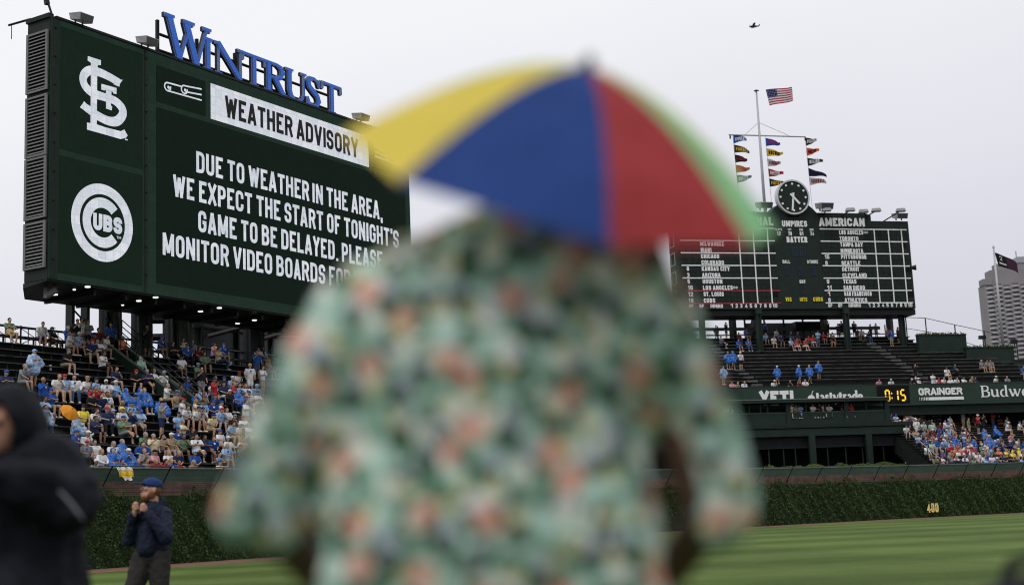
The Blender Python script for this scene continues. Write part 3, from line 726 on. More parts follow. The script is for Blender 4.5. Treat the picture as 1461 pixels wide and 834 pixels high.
def letter(ch, x0, wd, h, z0):
    """serif capital as polygons: list of strokes (pts, widths)"""
    T, t = .165 * h, .055 * h; S = .07 * h
    k = lambda x, y: (x0 + x * wd, z0 + y * h)
    st = []
    def foot(x, y, l=.17):   # slab
        d = l * h; st.append(([(x0 + x * wd - d, z0 + y * h), (x0 + x * wd + d, z0 + y * h)], S))
    if ch == 'W':
        st += [([k(.10, .97), k(.33, .02)], T), ([k(.56, .97), k(.33, .02)], t), ([k(.46, .97), k(.70, .02)], T), ([k(.92, .97), k(.70, .02)], t)]
        foot(.10, .965, .15); foot(.52, .965, .17); foot(.92, .965, .13)
    if ch == 'I': st += [([k(.5, 0), k(.5, 1)], T)]; foot(.5, .035); foot(.5, .965)
    if ch == 'N':
        st += [([k(.16, 0), k(.16, 1)], t), ([k(.86, 0.02), k(.86, 1)], t), ([k(.14, .98), k(.86, .03)], T)]; foot(.16, .035, .13); foot(.1, .965, .1); foot(.86, .965, .13)
    if ch == 'T':
        st += [([k(.5, 0), k(.5, 1)], T), ([k(.02, .965), k(.98, .965)], S)]; foot(.5, .035)
        st += [([k(.035, .98), k(.02, .74)], t), ([k(.965, .98), k(.98, .74)], t)]
    if ch == 'R':
        st += [([k(.22, 0), k(.22, 1)], T)]; foot(.2, .035); foot(.12, .965, .1)
        st += [([k(.2, .965), k(.55, .965), k(.74, .9), k(.80, .75), k(.74, .6), k(.55, .52), k(.22, .52)], [S, S, T * .8, T, T * .8, S, S])]
        st += [([k(.48, .52), k(.86, .02)], T)]; foot(.9, .035, .09)
    if ch == 'U':
        st += [([k(.2, 1), k(.2, .3), k(.27, .12), k(.42, .035), k(.6, .03), k(.76, .1), k(.84, .28), k(.84, 1)], [T, T, T * .9, S, S, S, t, t])]; foot(.2, .965); foot(.84, .965, .13)
    if ch == 'S':
        st += [([k(.84, .74), k(.76, .9), k(.56, .965), k(.34, .94), k(.2, .8), k(.26, .65), k(.5, .52), k(.74, .4), k(.82, .24), k(.7, .08), k(.48, .035), k(.26, .1), k(.14, .28)], [t, S * .7, S, T * .7, T, T, T * 1.05, T, T, T * .7, S, S * .7, t])]
        st += [([k(.86, .98), k(.86, .7)], t), ([k(.13, .02), k(.13, .3)], t)]
    me = Sign(LF, BV + .16, thick=.17, off0=0, step=.003)
    tr_ = Sign(LF, BV + .16, thick=0, off0=.082, step=.003); fc = Sign(LF, BV + .16, off0=.09, step=.003)
    for pts, ww in st:
        e_ = .045
        me.stroke(pts, [q + 2 * e_ for q in ww] if isinstance(ww, list) else ww + 2 * e_, 0)
        fc.stroke(pts, [q + .0 for q in ww] if isinstance(ww, list) else ww)
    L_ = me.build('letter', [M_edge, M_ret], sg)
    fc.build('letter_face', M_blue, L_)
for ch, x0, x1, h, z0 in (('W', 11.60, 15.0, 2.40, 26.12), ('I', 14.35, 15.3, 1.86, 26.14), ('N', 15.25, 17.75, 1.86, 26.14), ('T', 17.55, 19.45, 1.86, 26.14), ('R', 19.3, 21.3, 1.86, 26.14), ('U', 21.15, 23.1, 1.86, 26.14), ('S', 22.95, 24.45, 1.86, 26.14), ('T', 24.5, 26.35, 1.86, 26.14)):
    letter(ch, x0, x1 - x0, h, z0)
# ---- columns, deck building behind the left bleachers
CV = 12.45
def colp(x0, x1, lab, m_=None, v=CV, truss=False):
    u0, _ = onp(LF, x0, 450, v); u1, _ = onp(LF, x1, 450, v)
    o = thing('steel_column', at(LF, (u0 + u1) / 2, v + .3, 9), lab, 'column', 'columns under the video board')
    if truss:
        for uu in (u0 + .08, u1 - .08): MB().boxf(LF, uu - .09, uu + .09, v, v + .5, 9, 13.2).build('flange', M_black, o)
        z = 10.2; f = 1
        while z < 13:
            MB().bar(at(LF, u0 + .1 if f else u1 - .1, v + .25, z), at(LF, u1 - .1 if f else u0 + .1, v + .25, z + .7), .08).build('lattice_bar', M_black, o); z += .7; f = 1 - f
    else:
        w_ = u1 - u0
        MB().boxf(LF, u0, u1, v + .12, v + .35, 9, 13.2).build('web', m_ or M_black, o)
        MB().boxf(LF, u0, u0 + w_ * .22, v, v + .6, 9, 13.199).build('flange', m_ or M_black, o); MB().boxf(LF, u1 - w_ * .22, u1, v, v + .6, 9, 13.199).build('flange', m_ or M_black, o)
    return o
M_colg = mat('weathered_column', (.05, .052, .048), .7, 0, .3, 1.2, stretch=(6, 6, 1))
colp(103, 128, 'black lattice column under the left end of the video board', truss=True)
colp(152, 160, 'narrow black column left of the grey one behind the standing blue shirt', M_black)
colp(161, 174, 'grey concrete column under the video board behind the blue shirt', M_colg)
colp(198, 218, 'broad black column right of the bright gap under the board', M_black)
colp(246, 254, 'narrow black column beside the ribbed grey column', M_black)
colp(255, 274, 'ribbed grey column under the middle of the video board', M_colg)
colp(357, 377, 'rightmost black column visible under the video board', M_black)
# structure seen between the columns
pb = thing('rooftop_building', at(LF, 26, 17, 9), 'grey windowed rooftop structure seen through the columns under the board', 'building')
M_glassy = mat('dull_glass', (.055, .06, .065), .35, 0, .3, .4, spec=.5)
u0, _ = onp(LF, 274, 450, 17)
MB().boxf(LF, u0, u0 + 24, 17, 17.4, 9, 16.5).build('wall', M_glassy, pb)
for k in range(6): MB().boxf(LF, u0 + .6 + k * 3.2, u0 + .75 + k * 3.2, 16.8, 16.99, 9.5, 16.4).build('mullion', M_dkgreen, pb)
for zz in (12.4, 13.6, 14.9): MB().boxf(LF, u0, u0 + 24, 16.85, 16.985, zz, zz + .12).build('transom', M_black, pb)
for k in range(3):
    MB().bar(at(LF, u0 + 1 + k * 4, 16.7, 13.1), at(LF, u0 + 4.2 + k * 4, 16.7, 14.0), .2).build('brace', M_colg, pb)
u0, _ = onp(LF, 219, 450, 16); u1, _ = onp(LF, 247, 450, 16)
ss = thing('steel_stair_frame', at(LF, u0, 16, 9), 'dark steel stair frame standing in the bright gap behind the bleachers', 'frame')
MB().boxf(LF, u0 + .9, u0 + 1.1, 16, 16.2, 9, 15).build('post', M_colg, ss)
for zz in (12.5, 13.5): MB().bar(at(LF, u0 - .3, 16, zz), at(LF, u1 + .2, 16, zz + .2), .3).build('beam', M_black, ss)
MB().bar(at(LF, u0, 16, 13.9), at(LF, u1, 16, 14.5), .3).build('stringer', M_colg, ss)
# mesh screen in the bright gaps, cctv dome under the soffit
P = hit(72, 416, at(LF, 0, 9.3, 0), LF[2])
o = thing('camera_mount', P, 'grey pan tilt camera hanging under the board left corner', 'camera')
MB().box(P.x - .35, P.x + .35, P.y - .12, P.y + .12, P.z + .35, P.z + .5).build('bracket', M_grey, o); MB().box(P.x - .3, P.x - .12, P.y - .1, P.y + .1, P.z - .3, P.z + .35).build('yoke', M_grey, o); MB().tube([P + V(-.1, -.1, -.15), P + V(.32, -.1, .1)], .17, 10).build('camera_body', M_grey, o)

# ================================================================== CENTRE SCOREBOARD
SW, SZ0, SZ1 = 25.7, 20.72, 29.85
sb = thing('scoreboard', at(SF, 12, 1, 20.7), 'old dark green manual scoreboard with a round clock on top', 'scoreboard')
T_L, T_R = onp(SF, 1104, 330)[0], onp(SF, 1167, 330)[0]
T_L, T_R = 10.72, 15.25
body = MB()
prof = [(0, SZ0), (SW, SZ0), (SW, 29.83), (21.5, 29.83), (21.5, 30.4), (21.0, 30.62), (15.45, 30.62), (15.1, 31.0), (14.6, 31.42), (13.9, 31.6), (12.0, 31.6), (11.3, 31.42), (10.8, 31.0), (10.45, 30.62), (4.9, 30.62), (4.4, 30.4), (4.4, 29.83), (0, 29.83)]
f0 = [at(SF, a, 0.03, b) for a, b in prof]; f1 = [at(SF, a, 1.9, b) for a, b in prof]
body.face(f0); body.face(f1[::-1])
for i in range(len(prof)): j = (i + 1) % len(prof); body.face([f0[i], f1[i], f1[j], f0[j]])
body.build('cabinet', M_score, sb)
# horizontal number-plate rows (recessed joints between plates)
rowz = [28.385 - .635 * k for k in range(12)]
for side, (a, b) in enumerate(((.35, T_L - .12), (T_R + .35, SW - .25))):
    for k, rz in enumerate(rowz):
        n = 16
        for j in range(n):
            if R_.random() < .0: continue
            x0 = a + (b - a) * j / n
            MB().boxf(SF, x0 + .02, x0 + (b - a) / n - .02, 0.0, .03, rz - .10, rz + .49).build('number_plate', M_score2, sb)
s_ = Sign(SF, 0, off0=.02, step=.003)
def sx_(x, y=430): return onp(SF, x, y)[0]
HL = [28.93 - 1.270 * k for k in range(7)]
lx0, lx1 = .45, T_L - .12
rx0, rx1 = T_R + .38, SW - .28
for k, z in enumerate(HL):
    if k < 5: s_.rect(lx0, lx1, z - .058, z + .058)
    s_.rect(rx0, rx1, z - .058, z + .058)
vl = [sx_(1060.4, 431), sx_(1081, 431), sx_(1101.6, 431)]; vr = [sx_(1255.4, 432), sx_(1275.7, 432), sx_(1294.4, 432)]
for x in vl + vr: s_.rect(x - .065, x + .065, HL[6] - .05, HL[0] + .07)
s_.build('grid_lines', M_white, sb)
s_ = Sign(SF, 0, off0=.02, step=.003)
for z in (HL[5], HL[6]): s_.rect(lx0 + .3, lx1 + .2, z - .05, z + .05)
s_.build('red_line', M_redp, sb)
s_ = Sign(SF, 0, off0=.02, step=.003)
nl = sx_(1000, 385); nr = sx_(1209, 385)
left = ['PHILADELPHIA', 'ATLANTA', 'WASHINGTON', 'NEW YORK', 'CINCINNATI', 'MIAMI', 'CHICAGO', 'COLORADO', 'KANSAS CITY', 'ARIZONA', 'HOUSTON', 'LOS ANGELES']
left = ['MILWAUKEE', 'MIAMI', 'CHICAGO', 'COLORADO', 'KANSAS CITY', 'ARIZONA', 'HOUSTON', 'LOS ANGELES', 'ST. LOUIS', 'CUBS']
wch = {'I': .13, ' ': .14, '.': .1}
def wtxt(t, h): return sum(wch.get(c, .30) for c in t) * h / .45
for t, k in zip(left, range(2, 12)):
    W = wtxt(t, .45); s_.text(t, 2.55, 2.55 + W, rowz[k] - .02, .44, .35, .24, .1)
right = ['LOS ANGELES', 'TORONTO', 'TAMPA BAY', 'MINNESOTA', 'PITTSBURGH', 'SEATTLE', 'DETROIT', 'CLEVELAND', 'TEXAS', 'SAN DIEGO', 'SAN FRANCISCO', 'ATHLETICS']
for k, t in enumerate(right):
    W = wtxt(t, .45) * (.86 if len(t) > 10 else 1); s_.text(t, 17.75, 17.75 + W, rowz[k] - .02, .44, .35, .24, .1)
s_.text('(A)', 17.8 + wtxt(right[0], .45) * .86, 18.3 + wtxt(right[0], .45) * .86, rowz[0] + .1, .24, .35, .22, .1)
s_.text('(N)', 2.6 + wtxt('LOS ANGELES', .45), 3.1 + wtxt('LOS ANGELES', .45), rowz[9] + .1, .24, .35, .22, .1)
for t, k in (('8', 6), ('3', 7), ('6', 8), ('16', 9), ('12', 10), ('16', 11)): s_.text(t, .95, .95 + (.26 if len(t) == 1 else .52), rowz[k] - .02, .44, .35, .22)
for t, k in (('15', 4), ('6', 5), ('9', 8), ('11', 9), ('1', 10), ('6', 11)): s_.text(t, 15.95, 15.95 + (.28 if len(t) == 1 else .5), rowz[k] - .02, .44, .35, .22)
zi = 20.86
for x0 in (.95, 15.9):
    s_.text('SP', x0, x0 + .45, zi, .36, .35, .22); s_.text('RP', x0 + 1.1, x0 + 1.55, zi, .36, .35, .22); s_.text('INNING', x0 + 2.25, x0 + 3.6, zi, .36, .35, .22)
for xa, xb in ((sx_(1043.7, 436), sx_(1105.5, 436)), (sx_(1240, 436), sx_(1298, 436))):
    for k in range(10):
        x = xa + (xb - xa) * k / 9; t = str(k + 1); w_ = .25 if k < 9 else .5
        s_.text(t, x - w_ / 2, x + w_ / 2, zi, .40, .35, .22)
s_.text('AMERICAN', 15.62, 20.7, 29.22, .86, .5, .26, .09); s_.text('NATIONAL', 5.9, 10.55, 29.22, .86, .5, .26, .09)
s_.text('UMPIRES', 11.5, 14.25, 29.12, .62, .45, .24, .09); s_.text('BATTER', 11.9, 14.15, 27.5, .6, .45, .26, .09)
for t, n_, x in (('PLATE', '13', 10.95), ('1ST', '78', 12.2), ('2ND', '61', 13.45), ('3RD', '74', 14.6)):
    w_ = .8 if len(t) > 3 else .42
    s_.text(t, x - w_ / 2 + .1, x + w_ / 2 + .1, 28.72, .22, .35, .2); s_.text(n_, x - .08, x + .32, 28.22, .40, .35, .22)
s_.text('BALL', 11.25, 12.1, 25.35, .34, .35, .2); s_.text('STRIKE', 13.95, 15.15, 25.35, .34, .35, .2); s_.text('OUT', 12.95, 13.6, 23.3, .36, .35, .22)
s_.build('lettering', M_white, sb)
s_ = Sign(SF, 0, off0=.02, step=.003)
s_.text('VIS', 11.3, 11.95, 21.48, .42, .35, .22); s_.text('HITS', 12.85, 13.65, 21.48, .40, .35, .18); s_.text('CUBS', 14.3, 15.35, 21.48, .42, .35, .24)
s_.build('yellow_lettering', M_yellow, sb)
M_eye = mat('blue_grey_flip_panel', (.022, .032, .05), .5, 0, .3, 3)
def grid(x0, x1, z0, z1, nx, nz_):
    for a in range(nx):
        for b in range(nz_):
            w_ = (x1 - x0) / nx; h_ = (z1 - z0) / nz_
            MB().boxf(SF, x0 + w_ * a + .02, x0 + w_ * (a + 1) - .02, -.012, .029, z0 + h_ * b + .02, z0 + h_ * (b + 1) - .02).build('flip_panel', M_eye, sb)
grid(12.35, 13.1, 26.1, 27.1, 3, 4); grid(13.2, 13.95, 26.1, 27.1, 3, 4); grid(11.4, 12.0, 24.1, 25.05, 3, 4); grid(12.95, 13.5, 24.1, 25.05, 3, 4); grid(14.3, 14.9, 24.1, 25.05, 3, 4); grid(13.05, 13.6, 22.2, 23.05, 3, 4)
for (x, k) in ((24.6, 2), (24.9, 6), (24.95, 10), (9.9, 10)):
    MB().boxf(SF, x, x + .62, -.015, .02, rowz[k] - .1, rowz[k] + .44).build('open_hatch', M_void, sb)
for k, z0 in enumerate((21.5, 23.4, 25.3, 27.2)):      # openings in the left end
    f_ = (at(SF, 0, 0, 0), SF[2], -SF[1])
    MB().boxf(f_, .45, 1.45, .0, .02, z0, z0 + 1.1).build('window', M_void, sb)
    fm = MB()
    for a in ((.35, .45, z0 - .1, z0 + 1.2), (1.45, 1.55, z0 - .1, z0 + 1.2)): fm.boxf(f_, a[0], a[1], .001, .08, a[2], a[3])
    for a in ((.45, 1.45, z0 - .1, z0), (.45, 1.45, z0 + 1.1, z0 + 1.2)): fm.boxf(f_, a[0], a[1], .002, .08, a[2], a[3])
    fm.build('window_frame', M_grey, sb)
MB().boxf(SF, -.1, SW + .1, .3, 3.4, SZ0 - .6, SZ0 - .02).build('underside', M_black, sb)
# clock
CKU, CKZ, CKR = 12.83, 32.14, 1.78
ck = thing('clock', at(SF, CKU, -.3, CKZ), 'round black clock with white dots and hands above the scoreboard', 'clock')
def cyl(fr, u, z, r0, r1, v0, v1, n=40):
    m_ = MB(); b0 = [at(fr, u + r0 * math.cos(2 * PI * k / n), v0, z + r0 * math.sin(2 * PI * k / n)) for k in range(n)]; b1 = [at(fr, u + r1 * math.cos(2 * PI * k / n), v1, z + r1 * math.sin(2 * PI * k / n)) for k in range(n)]
    m_.face(b0); m_.face(b1[::-1])
    for i in range(n): j = (i + 1) % n; m_.face([b0[i], b1[i], b1[j], b0[j]])
    return m_
cyl(SF, CKU, CKZ, CKR - .03, CKR - .03, -.28, .25).build('dial', M_score, ck)
rg = MB(); n = 48
for k in range(n):
    t0, t1 = 2 * PI * k / n, 2 * PI * (k + 1) / n
    g_ = lambda r, t, v: at(SF, CKU + r * math.cos(t), v, CKZ + r * math.sin(t))
    a0, a1 = CKR - .13, CKR + .03
    rg.hexa([g_(a0, t0, .2), g_(a1, t0, .2), g_(a1, t1, .2), g_(a0, t1, .2), g_(a0, t0, -.36), g_(a1, t0, -.36), g_(a1, t1, -.36), g_(a0, t1, -.36)])
rg.build('rim', mat('white_rim', (.55, .56, .58), .4, .2, .05), ck)
for k in range(12):
    t = 2 * PI * k / 12; cyl(SF, CKU + 1.38 * math.cos(t), CKZ + 1.38 * math.sin(t), .115, .115, -.31, -.279, 10).build('hour_dot', M_white, ck)
def hand(ang, l, w_, nm):
    s_ = Sign(SF, -.30, thick=.03, off0=.04 if nm == 'minute_hand' else .085)
    d = (math.sin(ang), math.cos(ang)); s_.stroke([(CKU - d[0] * .45, CKZ - d[1] * .45), (CKU + d[0] * l, CKZ + d[1] * l)], w_); s_.build(nm, [M_white, M_white], ck)
hand(math.radians(187), 1.42, .2, 'minute_hand'); hand(math.radians(137), .95, .22, 'hour_hand')
MB().boxf(SF, 12.2, 13.5, -.04, .02, 30.15, 30.75).build('vent', M_void, ck)
flood(SF, 9.4, -.4, 30.85, 1.15, 'grey floodlight left of the scoreboard clock'); flood(SF, 16.0, -.4, 30.85, 1.2, 'largest grey floodlight right of the scoreboard clock')
flood(SF, 25.0, .6, 30.2, 1.05, 'grey floodlight at the right end of the scoreboard top')
def armlight(x0, y0, x1, y1, lab):
    a = hit(x0, y0, at(SF, 0, .6, 0), SF[2]); b = hit(x1, y1, at(SF, 0, -1.2, 0), SF[2])
    o = thing('arm_light', a, lab, 'floodlight', 'arm lights on the scoreboard roof')
    MB().bar(a - V(0, 0, .3), b, .1).build('arm', M_black, o)
    MB().hexa([b + V(-.5, -.3, -.1), b + V(.5, -.3, -.1), b + V(.5, .3, -.1), b + V(-.5, .3, -.1), b + V(-.4, -.2, .25), b + V(.4, -.2, .25), b + V(.4, .2, .25), b + V(-.4, .2, .25)]).build('lamp_head', M_grey, o, bevel=.04)
armlight(1172, 305, 1179, 300, 'small arm light just right of the largest floodlight'); armlight(1195, 307, 1213, 300, 'arm light above the middle of the word AMERICAN')
armlight(1232, 307, 1250, 300.5, 'arm light above the end of the word AMERICAN'); armlight(1258, 313, 1285, 300.5, 'long arm light near the right end of the scoreboard')
armlight(1238, 310, 1232, 302, 'short arm light over the step in the scoreboard top')
P = at(SF, SW + .25, .3, 25.0)
o = thing('horn_speaker', P, 'small dark horn on the right edge of the scoreboard', 'speaker'); MB().tube([P + V(-.3, 0, 0), P + V(.3, -.1, 0)], [.12, .3], 10).build('horn', M_black, o)
MB().bar(P - V(.5, 0, 0), P - V(.25, 0, 0), .08).build('bracket', M_black, o)
# posts under the scoreboard
for x, v, lab in ((1081, 0, 'front green post under the scoreboard left of the blue poncho pair'), (1206, 0, 'front green post under the middle right of the scoreboard'), (1285, 1.2, 'front green post at the right end of the scoreboard'), (1000, 0, 'front green post under the left end of the scoreboard')):
    u, _ = onp(SF, x, 444, v)
    o = thing('support_post', at(SF, u, v, 16), lab, 'post', 'green posts carrying the scoreboard')
    MB().boxf(SF, u - .2, u + .2, v - .12, v + .12, 16.0, 20.2).build('web', M_green, o); MB().boxf(SF, u - .24, u - .14, v - .26, v + .26, 16.0, 20.199).build('flange', M_green, o); MB().boxf(SF, u + .14, u + .24, v - .26, v + .26, 16.0, 20.199).build('flange', M_green, o)
    MB().boxf(SF, u - .3, u + .3, v - .32, v + .32, 20.2, 20.7).build('post_head', M_green, o)
for x, v, lab, dx in ((1045, 6, 'black rear post under the left part of the scoreboard', 0), (1065, 5.8, 'black slanting brace under the left part of the scoreboard', 1), (1175, 6, 'black rear post under the middle of the scoreboard', 0), (1269, 6, 'black rear post near the right end of the scoreboard', 0)):
    u, _ = onp(SF, x, 460, v); o = thing('support_post', at(SF, u, v, 17), lab, 'post', 'black rear posts under the scoreboard')
    MB().bar(at(SF, u - dx * .5, v, 16), at(SF, u + dx * 1.0, v, 20.5), .55).build('shaft', M_black, o)
P = at(SF, 16.0, 5, 19.8); o = thing('speaker_box', P, 'dark box hanging under the scoreboard right of centre', 'speaker'); MB().boxf(SF, 14.4, 17.2, 4.6, 5.6, 19.25, 20.1).build('cabinet', M_black, o); MB().boxf(SF, 14.5, 17.1, 4.55, 4.599, 19.3, 20.05).build('grille', M_void, o)

# ================================================================== UPPER CENTRE BLEACHERS
CD, CRI = .93, .45
def crow(j): return -CD * j, (16.5 - CRI * j if j < 10 else 11.42)          # j from -4 (top) to 10 (front)
cb = thing('bleachers', at(SF, 12, -5, 13), 'dark empty upper bleachers below the old scoreboard', 'bleachers', 'stepped bleachers around the outfield')
for j in range(-4, 11):
    v, z = crow(j); lim = 26.2 + max(0, (j + 1)) * 1.25 if j < 12 else 60
    if j < 0: lim = 26.7
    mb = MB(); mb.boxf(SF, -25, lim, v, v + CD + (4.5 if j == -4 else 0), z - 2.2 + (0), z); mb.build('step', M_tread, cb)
    be = MB(); x = -14
    A0, A1 = (4.9 + .30 * j - .3), (4.9 + .30 * j + .9)
    gaps = [(3.2 + .0 * j, 4.3), (20.6, 21.8)]
    xs = [-25] + [q for g_ in gaps for q in g_] + [lim]
    for a in range(0, len(xs), 2):
        if xs[a + 1] > xs[a]:
            be.boxf(SF, xs[a] + .02, xs[a + 1] - .02, v + .45, v + .78, z + .36, z + .41, 0); be.boxf(SF, xs[a] + .02, xs[a + 1] - .02, v + .435, v + .449, z + .355, z + .415, 1)
    be.build('bench', [M_bench, M_nose], cb)
    for a, b in gaps: MB().boxf(SF, a + .05, b - .05, v - .35, v + .5, z - .2, z + .012).build('aisle_tread', mat('grey_aisle_tread', (.085, .085, .087), .8, 0, .3, 2), cb)
# green guard walls stepping down at the right
def gw(name, x0, y0, x1, y1, v, drop, lab, ivy_=True, th=.5):
    u0, z0 = onp(SF, x0, y0, v); u1, z1 = onp(SF, x1, y1, v); z = (z0 + z1) / 2
    o = thing(name, at(SF, u0, v, z - drop), lab, 'wall', 'green guard walls right of the upper bleachers')
    MB().boxf(SF, u0, u1, v, v + th, z - drop, z - .05).build('wall_panel', M_green, o); MB().boxf(SF, u0 - .05, u1 + .05, v - .06, v + th + .06, z - .0499, z + .03).build('wall_cap', M_dkgreen, o)
    if ivy_:
        global iv, fi
        iv, fi = [], []
        for k in range(int((u1 - u0) * 110)): leaf(at(SF, rr.uniform(u0, u1), v + rr.uniform(-.12, th), z + rr.uniform(-.12, .2) * rr.random() * 1.6), .13, V(0, -1, 0), V(0, 0, 1))
        me = bpy.data.meshes.new('creeper'); me.from_pydata([p - root_loc(o) for p in iv], [], fi); me.materials.append(M_ivy); tag(link('creeper', me, o), kind='stuff')
    return u0, u1, z
gw('guard_wall', 1310, 478, 1378, 476, -1.2, 7, 'taller green wall with creeper on top right of the scoreboard')
gw('guard_wall', 1378.5, 497, 1446, 493, -2.6, 7, 'lower green wall with creeper below the flagpole')
gw('guard_wall', 1446.5, 514, 1500, 512, -3.4, 7, 'lowest green wall at the right edge of the upper bleachers', False)
# concourse railing, cable fence
o = thing('concourse_railing', at(SF, 10, 4, 17.9), 'dark rail with posts behind the top rows under the scoreboard', 'railing')
_, rz0 = onp(SF, 1150, 470.5, 4.9); MB().boxf(SF, -12, 24.2, 4.9, 5.0, rz0, rz0 + .32).build('top_beam', mat('dull_green_beam', (.07, .08, .075), .6, 0, .3, 2), o)
for k in range(21): MB().boxf(SF, -9.6 + 1.72 * k, -9.5 + 1.72 * k, 5.01, 5.1, 17.8, rz0 + .5).build('post', M_black, o)
MB().boxf(SF, -12, 24.2, 5.02, 5.08, 18.85, 18.9).build('mid_rail', M_black, o)
ww = thing('windscreen', at(SF, 12, 7, 18), 'long dark grey screen wall behind the concourse under the scoreboard', 'wall')
u0, zt = onp(SF, 1062, 461, 7); u1, _ = onp(SF, 1172, 460, 7)
MB().boxf(SF, u0, u1, 7, 7.15, 17.5, zt).build('panel', mat('grey_windscreen', (.075, .08, .085), .8, 0, .15, 1), ww)
for k in range(5): MB().boxf(SF, u0 + k * (u1 - u0) / 4 - .08, u0 + k * (u1 - u0) / 4 + .08, 6.85, 6.99, 17.5, zt + 1.0).build('post', M_black, ww)
cf = thing('cable_fence', at(SF, 27, 3, 18), 'thin post and cable fence descending right of the scoreboard', 'fence')
fp = [(1292, 452.5, 475), (1320, 453.5, 482), (1362, 463, 480), (1404, 472, 497), (1450, 484, 515)]
tops = []
for x, y, yb in fp:
    u, z = onp(SF, x, y, 2); _, zb = onp(SF, x, yb, 2); tops.append((u, z))
    MB().bar(at(SF, u, 2, zb - 1), at(SF, u, 2, z), .09).build('fence_post', M_black, cf)
MB().tube([at(SF, u, 2, z) for u, z in tops], .035, 5).build('top_cable', M_black, cf)
lowr = [onp(SF, x, y, 2) for x, y in ((1292, 468), (1330, 474), (1378, 488), (1404, 497))]
MB().tube([at(SF, u, 2, z) for u, z in lowr], .03, 5).build('lower_cable', M_black, cf)
for x, y, lab in ((1402, 481, 'small dark camera on the cable fence left of the flagpole'), (1447, 487, 'small dark camera right of the flagpole above the low wall')):
    u, z = onp(SF, x, y, 1.8); P = at(SF, u, 1.8, z); o = thing('security_camera', P, lab, 'camera', 'cameras on the right fence')
    MB().box(P.x - .4, P.x + .3, P.y - .2, P.y + .2, P.z - .18, P.z + .18).build('camera_head', M_black, o); MB().bar(P, P - V(0, 0, 1.2), .08).build('post', M_black, o)

